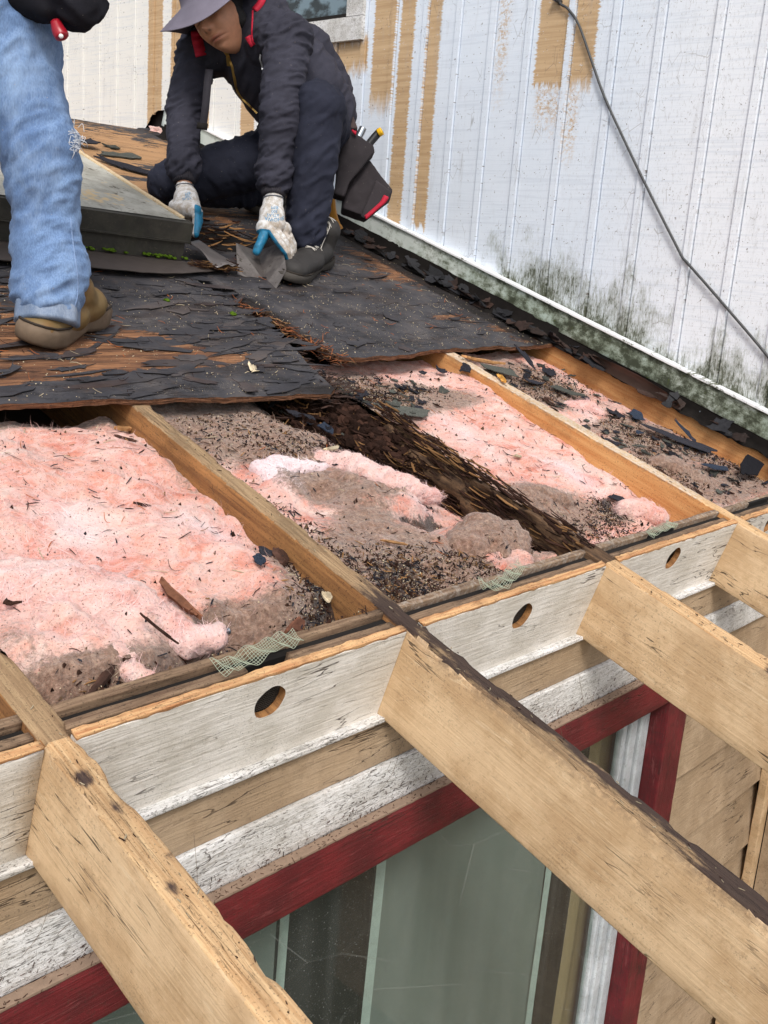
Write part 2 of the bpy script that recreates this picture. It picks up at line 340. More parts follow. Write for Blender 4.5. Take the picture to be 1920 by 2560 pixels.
# fine grey weathering specks and thin twiggy marks
c=m.mix(m.ma('MULTIPLY',m.ma('MULTIPLY',m.st(m.noise((1,190,60),1,5,.8),.55,.63),m.st(yy,1.5,.5)),.38),c,L(132,128,122)); c=m.mix(m.ma('MULTIPLY',m.st(m.noise((1,24,3),1,6,.75),.54,.70),.22),c,L(160,160,160))
web=m.vor((1,30,16),1,'DISTANCE_TO_EDGE'); c=m.mix(m.ma('MULTIPLY',m.ma('MULTIPLY',m.st(web,.03,.0),m.st(m.noise((1,16,9),1,3),.58,.64)),.45),c,L(96,84,74))
c=m.mix(m.ma('MULTIPLY',m.st(m.noise((1,90,90),1,3,.7),.66,.70),.8),c,L(84,70,60))
m.out(c,normal=m.bump(m.ma('ADD',m.ma('MULTIPLY',br,.5),gr),.4,.002))
siding=m.m
mk('siding_boards',V.reshape(-1,3),gridF(len(Zs),len(pf))[:,::-1],siding,wall,roof=False,smooth=False)
V,F=box((Xw+.03,-1.6,-2.7),(Xw+.15,6.3,3.2)); mk('wall_backing',V,F,MT['black'],wall,roof=False,smooth=False)
# white skirt board with mould over it, following the slope
m=NT('mouldy_skirt_paint',.7); n1=m.noise((1,14,30),1,6,.75); n2=m.noise((1,1,1),30,6,.8); uu=m.ch(1,'rc')
c=m.mix(m.st(m.noise((1,3,3),1,3),.35,.65),L(172,186,176),L(206,212,208)); mk_=m.ma('ADD',m.ma('MULTIPLY',n1,.6),m.ma('MULTIPLY',n2,.6)); gradn=m.ma('MULTIPLY',m.st(uu,2.2,.8),.21)
c=m.mix(m.ma('MULTIPLY',m.st(m.ma('ADD',mk_,gradn),.62,.80),.85),c,L(104,112,92)); c=m.mix(m.ma('MULTIPLY',m.st(m.ma('ADD',mk_,gradn),.74,.88),.9),c,L(50,54,40)); c=m.mix(m.st(m.ma('ADD',n2,m.ma('MULTIPLY',gradn,.8)),.78,.84),c,L(78,90,36))
m.out(c,normal=m.bump(n2,.6,.003)); skirt=m.m
V,F=beam(1,(Xw-.022,-.9,.058),(Xw-.001,3.42,.126),.02,.0015,s=4); mk('skirt_board',V,F,skirt,wall)
wl=NT('white_cap_paint',.5); n=wl.noise((1,20,40),1,5,.8); wl.out(wl.mix(wl.st(wl.ma('ADD',n,wl.ma('MULTIPLY',wl.st(wl.ch(1,'rc'),1.2,.2),.12)),.60,.70),L(236,238,240),L(96,100,80)))
V,F=beam(1,(Xw-.030,-.9,.128),(Xw-.0012,3.42,.137),.02,.001,r=.001,k=2,s=5); mk('cap_strip',V,F,wl.m,wall)
# window of the high wall
win=mk('window_frame',*box((Xw-.022,1.975,1.338),(Xw+.02,3.00,1.421)),MT['white_trim'],wall,roof=False,smooth=False)
a=Acc()
a.add(*box((Xw-.0215,1.975,1.423),(Xw+.02,2.062,2.35))); a.add(*box((Xw-.0215,2.90,1.423),(Xw+.02,3.00,2.35))); a.add(*box((Xw-.023,1.96,2.352),(Xw+.02,3.01,2.45)))
a.mk('window_frame',MT['white_trim'],wall,roof=False,smooth=False)
gm=NT('window_glass_dark',.05,.8); gn=gm.noise((1,9,14),1,4,.6); gm.out(gm.mix(gm.st(gn,.45,.62),(.012,.018,.016),L(110,130,140)))
mk('window_pane',*box((Xw-.008,2.064,1.424),(Xw-.004,2.898,2.35)),gm.m,wall,roof=False,smooth=False)
a=Acc(); a.add(*box((Xw-.014,2.0635,1.4225),(Xw-.0085,2.8985,1.436))); a.mk('window_gasket',MT['black'],wall,roof=False,smooth=False)
# black cable
cab=simple('black_cable_rubber',(.05,.052,.055),.5,.4,60,.4)
pts=[(Xw-.012,y_,z_) for y_,z_ in[(1.13,1.52),(1.103,1.395),(1.06,1.36),(1.013,1.31),(.95,1.2),(.888,1.092),(.80,.965),(.722,.856),(.64,.745),(.567,.648),(.545,.62),(.517,.597),(.40,.50),(.24,.364),(.05,.19),(-.2,-.02)]]
V,F=tube(spline(pts,6),.0042,8); cb=mk('wall_cable',V,F,cab,roof=False,label='thin black cable running diagonally down the white board wall',cat='cable')
V,F=tube([(Xw-.02,1.118,1.40),(Xw-.012,1.098,1.388),(Xw,1.10,1.385)],.009,8); mk('cable_clip',V,F,cab,cb,roof=False)
# ---- house wall with the big window, below the blocks
hw=T('house_wall','beige house wall with white frieze board and large red-trimmed window','building',(0,.1,-2.7),roof=False)
Yw=.045; XL=-2.2; XR=Xw-.001
a=lambda nm,lo,hi,mt,ax=0,st=.03,amp=.0008,sd=0: mk(nm,*beam(ax,lo,hi,st,amp,s=sd),mt,hw,roof=False)
a('siding_strip',(XL,Yw,-.256),(XR,Yw+.03,-.172),MT['tan2'],sd=1)
a('white_bead',(XL,Yw-.012,-.1725),(XR,Yw+.02,-.1635),MT['white_trim'],sd=2)
a('frieze_board',(XL,Yw-.008,-.336),(XR,Yw+.03,-.2565),MT['white_trim'],sd=3)
fr=a('window_head_trim',(XL,.018,-.428),(1.64,.075,-.339),MT['red'],sd=4)
dm=simple('dusty_ledge',L(140,120,104),.95,.1,60,.35,.8)
V,F=beam(0,(XL,.0165,-.3388),(1.70,.036,-.3335),.01,.0012,r=.001,k=3,s=9,fr=(90,90,90)); mk('ledge_dust',V,F,dm,hw,roof=False)
a('window_side_trim',(1.6405,.016,-2.2),(1.742,.074,-.339),MT['redv'],2,sd=5)
a('window_sill_trim',(XL,.012,-2.30),(1.742,.074,-2.2),MT['red'],sd=6)
wf=T('w','', '',(0,0,0),roof=False); bpy.data.objects.remove(wf)
ac=Acc()
for lo,hi in [((1.60,.062,-2.2),(1.64,.085,-.428)),((1.565,.070,-2.2),(1.598,.09,-.428)),((1.545,.078,-2.2),(1.563,.1,-.428))]: ac.add(*beam(2,lo,hi,.05,.0004,r=.004))
ac.add(*beam(0,(XL,.08,-.4395),(1.545,.1,-.4285),.05,.0002,r=.003)); ac.add(*beam(0,(XL,.07,-2.199),(1.56,.1,-2.15),.05,.0003,r=.003))
ac.add(*beam(2,(-.60,.078,-2.15),(-.54,.1,-.44),.05,.0003,r=.003))
ac.mk('window_frame',MT['vinyl'],hw,roof=False)
gm=NT('window_glass',.03,.5); tr=gm.nd('ShaderNodeBsdfTransparent'); gl=gm.nd('ShaderNodeBsdfGlossy'); gl.inputs['Roughness'].default_value=.04; mx=gm.nd('ShaderNodeMixShader'); fz=gm.nd('ShaderNodeLayerWeight'); fz.inputs[0].default_value=.5
gm.put(tr.inputs[0],(.84,.88,.86)); df=gm.nd('ShaderNodeBsdfDiffuse'); df.inputs[0].default_value=(.55,.57,.55,1); mx2=gm.nd('ShaderNodeMixShader')
sm=gm.noise((1,1,1),6,5,.6,.8); scr=gm.vor((1.2,1,3),2.2,'DISTANCE_TO_EDGE'); gm.put(mx2.inputs[0],gm.ma('ADD',gm.ma('ADD',.02,gm.ma('MULTIPLY',gm.st(gm.noise((14,1,.8),1,5,.6),.4,.7),.03)),gm.ma('ADD',gm.ma('MULTIPLY',gm.st(scr,.006,.0),.10),gm.ma('MULTIPLY',gm.st(gm.noise((1,1,1),240,3,.7),.66,.69),.5))))
gm.put(mx2.inputs[1],tr.outputs[0]); gm.put(mx2.inputs[2],df.outputs[0]); gm.put(mx.inputs[0],gm.ma('ADD',.03,gm.ma('MULTIPLY',gm.ma('POWER',fz.outputs['Facing'],4.),.45))); gm.put(mx.inputs[1],mx2.outputs[0]); gm.put(mx.inputs[2],gl.outputs[0])
gm.t.links.new(mx.outputs[0],gm.t.nodes['Material Output'].inputs[0])
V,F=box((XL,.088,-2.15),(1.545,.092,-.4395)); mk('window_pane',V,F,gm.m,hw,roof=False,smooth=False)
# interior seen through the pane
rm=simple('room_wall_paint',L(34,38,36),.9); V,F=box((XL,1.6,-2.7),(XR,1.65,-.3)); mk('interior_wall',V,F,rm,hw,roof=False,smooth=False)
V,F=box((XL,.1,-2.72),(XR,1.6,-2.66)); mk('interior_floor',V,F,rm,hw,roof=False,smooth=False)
V,F=box((XL-.05,.045,-2.7),(XL,1.65,-.2)); mk('side_wall',V,F,MT['tan2'],hw,roof=False,smooth=False)
# lap siding right of the window
for i,zt in enumerate([-.470,-.686,-.905,-1.11,-1.32,-1.53,-1.74,-1.95,-2.16,-2.37,-2.58]):
    zb=zt-.218; n=14; X=np.linspace(1.742,XR,n); V=[];F=[]
    if i==0: zt=-.336
    for x in X: V+=[(x,Yw+.010,zt),(x,Yw-.016,zb),(x,Yw+.014,zb-.001)]
    for k in range(n-1):
        b=k*3; F+=[(b,b+1,b+4,b+3),(b+1,b+2,b+5,b+4)]
    mk('lap_board',V,F,MT['tan2'],hw,roof=False,smooth=False)
V,F=box((1.742,Yw+.016,-2.7),(XR,Yw+.05,-.336)); mk('sheathing',V,F,MT['tan2'],hw,roof=False,smooth=False)
V,F=box((XL,.05,-2.7),(1.741,.085,-2.301)); mk('lower_wall',V,F,MT['tan2'],hw,roof=False,smooth=False)
mk('lower_siding',*box((Xw-.006,-1.6,-2.7),(Xw+.028,.0,-.08)),MT['tan2'],wall,roof=False,smooth=False)
V,F=beam(2,(2.372,.004,-2.7),(XR,.030,-.29),.04,.001,s=8); mk('corner_board',V,F,MT['tan'],hw,roof=False)
# cobweb threads under the blocks
ac=Acc(); r=np.random.default_rng(8)
for i in range(14):
    x=r.choice([.62,.64,1.21,1.24,.06,.03,-.1,.30,.8,1.5]) + r.normal(0,.05); p=np.array([x,.04-.012,-.16-r.uniform(0,.18)]); q=p+np.array([r.normal(0,.07),-r.uniform(0,.05),-r.uniform(.02,.12)]); mid=(p+q)/2+[0,-.004,-.012]
    ac.add(*tube(spline([p,mid,q],5),r.uniform(.0002,.0004),4))
ac.mk('cobweb_threads',simple('dusty_cobweb',L(120,106,92),.95),roof=False,label='dusty cobweb threads hanging from the white boards under the roof edge',cat='cobweb',kind='stuff')
# curtains
def curtain(x0,x1,mat,label,y0=.135,amp=.006,wl=.07,sd=0):
    X=np.linspace(x0,x1,max(8,int((x1-x0)/.006))); Z=np.linspace(-2.4,-.35,30); V=np.zeros((30,len(X),3))
    for i,z in enumerate(Z): V[i,:,0]=X+.004*math.sin(z*5+sd); V[i,:,1]=y0+amp*np.sin((X)*6.28/wl+.6*np.sin(z*2))+.004*f3(X,z,0,8,2,s=sd); V[i,:,2]=z
    return mk('curtain',V.reshape(-1,3),gridF(30,len(X)),mat,roof=False,label=label,cat='curtain')
cm=NT('grey_green_curtain_cloth',.9); cn=cm.noise((20,1,1),1,4,.6); cm.out(cm.mix(cn,L(122,130,126),L(142,148,144)))
cw=simple('white_curtain_edge',L(190,200,196),.9); cbn=NT('brown_curtain_cloth',.9); cbn.out(cbn.mix(cbn.noise((26,1,1),1,3),L(150,124,90),L(186,160,124)))
curtain(.75,1.36,cm.m,'wide pale grey green curtain behind the window between the two bare middle rafters',amp=.0012,wl=.3,sd=1)
curtain(-.35,.498,cm.m,'grey green curtain panel left of the dark gap in the window',amp=.0012,wl=.3,sd=2)
dkgap=simple('black_gap_backdrop',L(16,18,18),.9); curtain(.52,.74,dkgap,'added near black backdrop for the dark gap between the narrow white curtain hems',y0=.150,amp=.001,wl=.3,sd=8)  # black backdrop added so the gap between the curtains reads as dark room
curtain(.498,.522,cw,'narrow white curtain hem at the left side of the dark gap',y0=.128,sd=3)
curtain(.735,.752,cw,'narrow white curtain hem at the right side of the dark gap',y0=.128,sd=4)
curtain(1.355,1.372,cw,'narrow white hem along the right side of the wide curtain',y0=.128,sd=5)
curtain(1.50,1.66,cbn.m,'tan brown curtain beside the white window frame at right',sd=6)
# ================= RAFTERS
GR='roof rafters running down from the deck'
def rafter(x0,x1,name_label,side_in,top_in,top_out,stain,u0=-1.7,u1=3.42,ntop=0.,depth=.172,amp=None,sd=0,side_out='tan',dust=None,under=False,bow=None,sink=None):
    def warp(V,nr):
        u=V[:,:,1]; X=V[:,:,0]; n=V[:,:,2]
        if amp is not None:
            A=amp(u); d=f3(X,u,n,30,7,45,4,sd+3); d2=f3(X,u,n,90,30,110,3,sd+7)*.3
            V[:,:,0]+=(d+d2)*A*np.where(nr[None,:,0]!=0,nr[None,:,0],0); V[:,:,2]+=(d*.8+d2-.05)*A*np.where(nr[None,:,1]>0,1,0)
        e=(np.abs(nr[None,:,0])+np.abs(nr[None,:,1])>1.5)*(nr[None,:,1]>0)      # chipped top arrises
        ch=np.maximum(f3(X,u,n,8,22,8,3,sd+11)-.12,0)*.016
        V[:,:,2]-=e*ch; V[:,:,0]-=e*ch*nr[None,:,0]*.5
        if sink is not None: V[:,:,2]+=sink(u)
        if bow is not None: V[:,:,0]+=bow(u)
        return V
    V,F=beam(1,(x0,u0,ntop-depth),(x1,u1,ntop),.012,.0012,r=.0025,k=6,s=sd,fr=(40,6,40),warp=warp)
    me=np.array([V[list(f)].mean(0) for f in F]); 
    mi=[]
    for c in me:
        top=c[2]>ntop-.004-(0.01 if amp is not None and c[1]>0 else 0) 
        inn=c[1]>.004
        mi.append((1 if inn else 2) if top and abs(c[0]-(x0+x1)/2)<(x1-x0)/2-.0006 or (top and c[2]>ntop-.0025) else (0 if inn else 3))
    cols=np.zeros((len(V),3)); cols[:,0]=stain(V[:,0],V[:,1],V[:,2]); 
    if dust is not None: cols[:,1]=dust(V[:,0],V[:,1],V[:,2])
    return mk('rafter',V,F,[MT[side_in],MT[top_in],MT[top_out],MT[side_out]],cols=cols,midx=mi,label=name_label,cat='rafter',group=GR,base=((x0+x1)/2,0,ntop-depth))
TT=.040
Z0=lambda X,u,n:np.zeros_like(u)
topn=lambda n:ss(-.02,-.002,n)
rafter(-.0015,TT,'rafter nearest the camera with bare tan tail and cracked bare top, at lower left','brown_in','topwood','toplight',lambda X,u,n:topn(n)*(.18*ss(-.5,0,u)+sum(.45*np.exp(-((u-q)/.018)**2-((X-.014-.010*((k*7)%3))/.012)**2) for k,q in enumerate((-.06,-.115,-.20,-.235,-.33,-.42,-.47,-.58,-.66,-.78)))),sd=1,dust=lambda X,u,n:topn(n)*.2)
rafter(.6178,.6178+TT,'rafter with a black stained top reaching over the big window to the lower right corner','brown_in','topwood','topwood',lambda X,u,n:topn(n)*(.16+.42*ss(.25,.05,u)-.12*ss(-.1,-.3,u)+.15*ss(-.45,-.6,u)+ .10*(X>.64)),sd=2,dust=lambda X,u,n:.35*ss(.1,.5,u)+.25*ss(.12,.0,u)*ss(-.02,.04,u))
rafter(1.217,1.217+TT+.012,'rotten dark brown rafter eroded like bark above the vent blocks','rotten','rotten','toplight',lambda X,u,n:np.where(u>0.02,.12*ss(.05,.25,u)+.12*ss(-.04,-.12,n),topn(n)*(.5*ss(-.33,-.38,u)*ss(-.62,-.5,u)+.12)),amp=lambda u:.052*ss(.04,.3,u)+.002,sd=3,u1=.98,sink=lambda u:-.004*ss(.1,.4,u)-.11*ss(.62,.74,u),dust=lambda X,u,n:topn(n)*.25)
rafter(1.217,1.217+TT,'sound end of the rotten rafter hidden under the roof deck','brown_in','topwood','topwood',Z0,u0=.99,sd=13)
rafter(1.823,1.823+TT,'clean orange rafter with whitish weathered top, second from the white wall','orange','toplight','toplight',lambda X,u,n:topn(n)*.10+.3*ss(.13,.03,u)*ss(0,.03,u)*ss(.1,-.1,n),sd=4,dust=lambda X,u,n:topn(n)*.55*ss(.0,.15,u))
rafter(2.400,2.4165,'orange rafter fixed along the base of the white wall','orange','orange','topwood',lambda X,u,n:.15*ss(.3,.1,u),ntop=.014,sd=5,u0=-1.0)
rafter(-.61,-.61+TT,'left neighbour of the nearest rafter, out past the frame edge','brown_in','topwood','toplight',Z0,sd=6)
# ================= VENT BLOCKS
XB=[-.57,-.0015+TT+.0005,.6178+TT+.0005,1.217+TT+.0125,1.823+TT+.0005]; XE=[-.002,.6173,1.2165,1.8225,2.3995]
bl=['white vent block left of the nearest rafter','wide white vent block with round screened hole nearest the camera','white vent block with a round hole between black-topped and rotten rafters','white vent block with a round hole between rotten rafter and clean orange rafter','white vent block beside the tall white wall at the right edge']
scr=simple('vent_screen_wire',(.05,.045,.04),.6)
for i,(x0,x1) in enumerate(zip(XB,XE)):
    hc=[None,(.350,-.053),(.962,-.060),(1.532,-.046),(2.055,-.040)][i]; r=.0275; d=.172
    o=T('vent_block',bl[i],'vent block',((x0+x1)/2,0,-d),group='vent blocks between the rafters')
    y0,y1=0.,.0125
    # top lip with raw edge
    V,F=beam(0,(x0,y0+.0005,-.0035),(x1,y1+.002,.0015),.008,.0022,r=.0008,k=3,s=20+i,fr=(60,60,60)); cols=np.zeros((len(V),3)); cols[:,1]=.25; cols[:,0]=.12
    mk('raw_top_edge',V,F,MT['edge'],o,cols=cols)
    if hc is None:
        V,F=beam(0,(x0,y0,-d),(x1,y1,-.004),.03,.0005,s=i); mk('painted_board',V,F,MT['grayw'],o); continue
    K=64; th=np.linspace(0,2*math.pi,K,endpoint=False); cx,cn=hc; V=[];F=[]
    lx0,lx1,ln0,ln1=x0,x1,-d,-.004
    for y in(y0,y1):
        for ringf in (0,.04,.3,1):
            for t in th:
                dx,dn=math.cos(t),math.sin(t); rr=r*(1+.02*math.sin(5*t))
                s1=min(((lx1 if dx>0 else lx0)-cx)/dx if abs(dx)>1e-9 else 1e9,((ln1 if dn>0 else ln0)-cn)/dn if abs(dn)>1e-9 else 1e9)
                q=rr+(s1-rr)*ringf; V.append((cx+dx*q,y,cn+dn*q))
    # move the outermost ring's nearest points onto the four corners
    V=np.array(V)
    for yi in(0,1):
        b=(yi*4+3)*K
        for c in((lx0,ln0),(lx1,ln0),(lx0,ln1),(lx1,ln1)):
            j=np.argmin((V[b:b+K,0]-c[0])**2+(V[b:b+K,2]-c[1])**2); V[b+j,0]=c[0]; V[b+j,2]=c[1]
    for yi in(0,1):
        for q in range(3):
            f=gridF(2,K,True)+(yi*4+q)*K; F+=[tuple(x) if yi==0 else tuple(x[::-1]) for x in f]
    fo=[( (3)*K+j,(3)*K+(j+1)%K,(7)*K+(j+1)%K,(7)*K+j) for j in range(K)]
    cols=np.zeros((len(V),3)); 
    mk('painted_board',V,F+fo,MT['grayw'],o,smooth=False,cols=cols)
    fi=[(j,K+j,K+(j+1)%K,(j+1)%K) for j in range(K)]
    Vi=np.concatenate([V[:K],V[4*K:5*K]]); mk('hole_rim',Vi,fi,MT['brown_in'],o,smooth=False,cols=np.zeros((len(Vi),3)))
    ac=Acc(); g=.0038
    if i in(1,2):
        for q in np.arange(-r,r,g):
            h=math.sqrt(max(r*r-q*q,1e-9)); ac.add(*box((cx+q-.0004,.0131,cn-h),(cx+q+.0004,.0139,cn+h))); ac.add(*box((cx-h,.0131,cn+q-.0004),(cx+h,.0139,cn+q+.0004)))
        ac.mk('vent_screen',scr,o,smooth=False)
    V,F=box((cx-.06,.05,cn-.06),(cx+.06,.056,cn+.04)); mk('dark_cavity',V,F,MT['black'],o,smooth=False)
    # two weathered strips behind the block
sl=['left of the nearest rafter','in the wide bay nearest the camera','between black-topped and rotten rafters','between rotten and clean orange rafters','in the bay beside the white wall']
for i,(x0,x1) in enumerate(zip(XB,XE)):
    for j,(a0,a1,nt_) in enumerate(((.0235,.0385,-.005),(.0525,.067,-.002))):
        segs=[(x0,x1)] if i!=1 else ([(x0,.315),(.40,x1)] if j==0 else [(x0,x1)])
        ac=Acc(); nn=[]
        for (p,q) in segs: ac.add(*beam(0,(p,a0,-.10),(q,a1,nt_-(.004 if (j==0 and p>.38) else 0)),.01,.0022,r=.002,k=4,s=40+i*3+j,fr=(12,90,90)))
        V=np.concatenate(ac.V); cols=np.zeros((len(V),3)); cols[:,0]=.12+(.2 if j==0 else .05); cols[:,1]=.45 if (i>=2 and j==1) else .1
        mk('wood_strip',V,ac.F,MT['strip'],cols=cols,label=('weathered strip next to the vent block ' if j==0 else 'weathered strip next to the insulation ')+sl[i],cat='wood strip',group='weathered strips behind the vent blocks')
    V,F=box((x0,.0395,-.172),(x1,.0515,-.014)); mk('gap_shade_filler',V,F,MT['black'],label='added black filler for the shaded gap between the strips '+sl[i],cat='board',group='black fillers for the shade between the strips',smooth=False)  # black box added between the strips, stands in for the shade of the gap
# ceiling boards under the bays
V,F=box((-.6,.06,-.20),(2.40,3.4,-.178)); mk('ceiling_board',V,F,MT['ceil'],label='dark ceiling board underneath the insulation',cat='board',smooth=False)
# ================= ROOF DECK
def ueL(X):
    pts=[(-1.2,.83),(.344,.820),(.60,.809),(.79,.793),(1.01,.786),(1.14,.776),(1.175,.80),(1.20,.93),(1.222,.985),(1.245,1.08),(1.262,1.16),(1.285,1.23),(1.272,1.30),(1.268,1.33),(1.30,1.352),(1.325,1.30),(1.338,1.24),(1.330,1.15),(1.322,1.03),(1.35,.972),(1.547,.965),(1.768,1.003),(2.13,1.001),(2.42,1.012)]
    return np.interp(X,[p_[0] for p_ in pts],[p_[1] for p_ in pts])
RU=3.47
def blobs(X,u,B):
    r=np.zeros_like(X)
    for (bx,bu,rx,ru,a) in B:
        d=((X-bx)/rx)**2+((u-bu)/ru)**2; r=r+a*np.exp(-d)
    return r
WOODB=[(.45,1.42,.25,.09,.9),(.62,1.18,.30,.10,.75),(.50,1.0,.42,.12,1.0),(.90,1.0,.18,.06,.9),(.45,1.15,.3,.08,.8),(.30,.92,.24,.045,.7),(.78,1.10,.2,.05,.5),(1.0,.99,.10,.035,.45),
       (2.22,1.62,.16,.10,.6),(2.10,1.24,.12,.03,.7),(2.26,1.16,.10,.05,.55),(2.25,1.8,.10,.12,.55),(2.33,1.04,.12,.04,.8),(1.9,1.42,.05,.02,.5),
       (1.9,2.9,.55,.55,1.0),(1.7,2.35,.25,.25,.8),(2.2,2.2,.1,.2,.4)]
WOODN=[(.75,.86,.55,.075,-.75),(1.75,2.55,.30,.05,-.8),(1.95,2.75,.12,.06,-.9),(1.6,1.25,.35,.2,-.5),(1.05,1.3,.25,.3,-.6),(.2,1.25,.2,.03,-.4)]
def deckn(X,u):
    n=.0135+.0035*f3(X,u,0,2.5,2.5,o=3,s=2)+.0016*f3(X,u,0,9,30,o=4,s=8)
    n=n+.010*np.exp(-((X-1.45)/.12)**2-((u-1.25)/.2)**2)*f3(X,u,0,9,9,o=3,s=9)
    n=n-.05*np.exp(-((X-1.30)/.02)**2)*ss(1.8,1.4,u)*ss(1.0,1.3,u)*.5-.045*np.exp(-((X-1.62)/.14)**2-((u-1.95)/.12)**2)
    return n
dk=T('roof_deck','old plywood roof deck with torn black roofing felt, broken along its front edge','roof',(1,1.5,0))
Xc=np.concatenate([np.arange(-1.2,0.2,.02),np.arange(.2,2.4165,.005),[2.4165]])
ue=ueL(Xc)+.003*f3(Xc,0,0,5,o=3,s=3)+.003*f3(Xc,0,0,70,o=4,s=31,g=.7)
tt=np.concatenate([np.linspace(0,.30,150)**1.0,np.linspace(.30,1,130)[1:]])
U=ue[None,:]+(RU-ue[None,:])*tt[:,None]; X2=np.broadcast_to(Xc,U.shape)
N=deckn(X2,U)
lift=.006*np.exp(-(U-ue)/.03)*f3(X2,0,0,14,o=3,s=33); N=N+lift
V=np.stack([X2,U,N],-1)
cols=np.zeros(V.shape); cols[...,0]=.5+.5*np.clip(blobs(X2,U,WOODB+WOODN),-1,1)-.22
cols[...,1]=np.clip(blobs(X2,U,[(1.3,1.25,.08,.2,.9),(1.62,1.95,.18,.13,1.2),(1.4,1.7,.12,.1,.7),(2.3,1.25,.05,.5,.5),(1.15,.80,.2,.04,.6),(2.33,1.9,.06,.9,.8)]),0,1)
cols[...,2]=np.clip(blobs(X2,U,[(.75,.83,.35,.03,.5),(1.9,1.1,.4,.15,.5),(1.1,1.2,.3,.3,.4)]),0,1)
m=NT('torn_felt_on_plywood',.75,.35)
a1=m.noise((9,34,1),1,6,.68,.5); a2=m.noise((40,150,1),1,4,.7)
wm=m.ma('ADD',m.ch(0),m.ma('ADD',m.ma('MULTIPLY',m.ma('SUBTRACT',a1,.5),1.25),m.ma('MULTIPLY',m.ma('SUBTRACT',a2,.5),.35)))
wmask=m.st(wm,.49,.515)
wn=m.noise((4,95,40),1,7,.7,.6); wn2=m.noise((3,12,1),1,5,.6)
wc=m.ramp(wn,[(.28,L(50,34,26)),(.44,L(104,72,50)),(.58,L(146,102,70)),(.72,L(196,152,108))]); wc=m.mix(m.st(wn2,.4,.68),wc,L(74,48,36)); wc=m.mix(m.ma('MULTIPLY',m.st(m.noise((6,60,1),1,5,.7),.54,.68),.6),wc,L(186,136,92)); wc=m.mix(m.ma('MULTIPLY',m.ma('MULTIPLY',m.st(m.ch(1,'rc'),2.1,2.6),m.st(wn,.25,.5)),.75),wc,L(176,138,98))
fn=m.noise((1,1,1),8,6,.65); fc=m.ramp(fn,[(.3,L(36,35,38)),(.5,L(58,57,61)),(.7,L(84,80,80))]); fc=m.mix(m.ma('MULTIPLY',m.st(m.noise((1,1,1),26,5,.7),.52,.7),.45),fc,L(92,76,64))
fc=m.mix(m.ma('MULTIPLY',m.st(m.noise((3,10,1),1,5,.7),.52,.62),.55),fc,L(44,34,30))
ck=m.noise((5,46,1),1,5,.7,.9); crk=m.st(m.ma('ABSOLUTE',m.ma('SUBTRACT',ck,.52)),.008,.001); crk=m.ma('MULTIPLY',crk,m.st(m.noise((5,9,1),1,3),.44,.58))
c=m.mix(wmask,fc,wc); c=m.mix(m.ma('MULTIPLY',crk,.85),c,(.006,.005,.005))
sp=m.vor((1,1,1),330,'F1'); spn=m.noise((1,1,1),24,4,.7); spm=m.ma('MULTIPLY',m.st(sp,.20,.12),m.st(m.ma('ADD',spn,m.ma('MULTIPLY',m.ch(2),.25)),.54,.66)); c=m.mix(m.ma('MULTIPLY',spm,.75),c,L(200,186,160))
dkm=m.st(m.ma('ADD',m.ch(1),m.ma('MULTIPLY',m.ma('SUBTRACT',m.noise((10,30,1),1,5,.7),.5),.9)),.35,.6); c=m.mix(m.ma('MULTIPLY',dkm,.9),c,L(26,20,18))
hgt=m.ma('SUBTRACT',m.ma('SUBTRACT',m.ma('ADD',m.ma('MULTIPLY',a2,.25),m.ma('MULTIPLY',fn,.3)),m.ma('MULTIPLY',wmask,.7)),m.ma('MULTIPLY',crk,.9)); hgt=m.ma('ADD',hgt,m.ma('MULTIPLY',wn,m.ma('MULTIPLY',wmask,.5)))
m.out(c,rough=m.ma('ADD',.62,m.ma('MULTIPLY',fn,.3)),normal=m.bump(hgt,.9,.004)); feltm=m.m
a_,b_=U.shape
mk('felt_surface',V.reshape(-1,3),gridF(a_,b_),feltm,dk,cols=cols.reshape(-1,3),smooth=True)
# plywood front edge: plies below the felt
nl=7; E=np.zeros((nl,len(Xc),3)); 
for k in range(nl):
    E[k,:,0]=Xc; E[k,:,1]=ue-.0008+.0022*f3(Xc,k*5.1,0,40,o=3,s=50+k)*(1 if k else 0)+(.02 if k==nl-1 else 0); E[k,:,2]=N[0]-(.0012+(.0105+.003*f3(Xc,0,0,22,o=3,s=71))*min(k,nl-2)/(nl-2) if k else 0)
cols=np.zeros(E.shape); cols[...,0]=.10+.3*(np.exp(-((Xc-1.27)/.1)**2)); cols[...,1]=.2
mk('plywood_edge',E.reshape(-1,3)[:, :],gridF(nl,len(Xc))[:,::-1],MT['edge2'] if 'edge2' in MT else wood_mat('ply_edge_wood',L(128,88,62),L(78,52,38),(8,400,500),stain=L(44,30,26),bump=.9,dust=L(206,180,140)),dk,cols=cols.reshape(-1,3),smooth=False)
V=np.array([(-1.2,1.38,-.002),(2.4165,1.38,-.002),(2.4165,RU,-.002),(-1.2,RU,-.002)]); mk('deck_underside',V,[(3,2,1,0)],MT['black'],dk,smooth=False)
for (x0,x1) in((-1.2,1.17),(1.36,2.4165)):
    V=np.array([(x0,.83 if x0<0 else 1.02,-.002),(x1,.83 if x0<0 else 1.02,-.002),(x1,1.3795,-.002),(x0,1.3795,-.002)]); mk('deck_underside',V,[(3,2,1,0)],MT['black'],dk,smooth=False)
# far slope beyond the ridge
Xr=np.linspace(-1.2,2.41,120); t=np.linspace(0,1,12); V=np.zeros((12,120,3))
for i,q in enumerate(t): 
    V[i,:,0]=Xr; V[i,:,1]=RU+q*1.6; V[i,:,2]=deckn(Xr,RU+0*Xr)-q*1.15+.004*f3(Xr,q,0,9,9,o=3,s=6)
cols=np.zeros(V.shape); cols[...,0]=.8
mk('far_slope',V.reshape(-1,3),gridF(12,120),feltm,dk,cols=cols.reshape(-1,3))
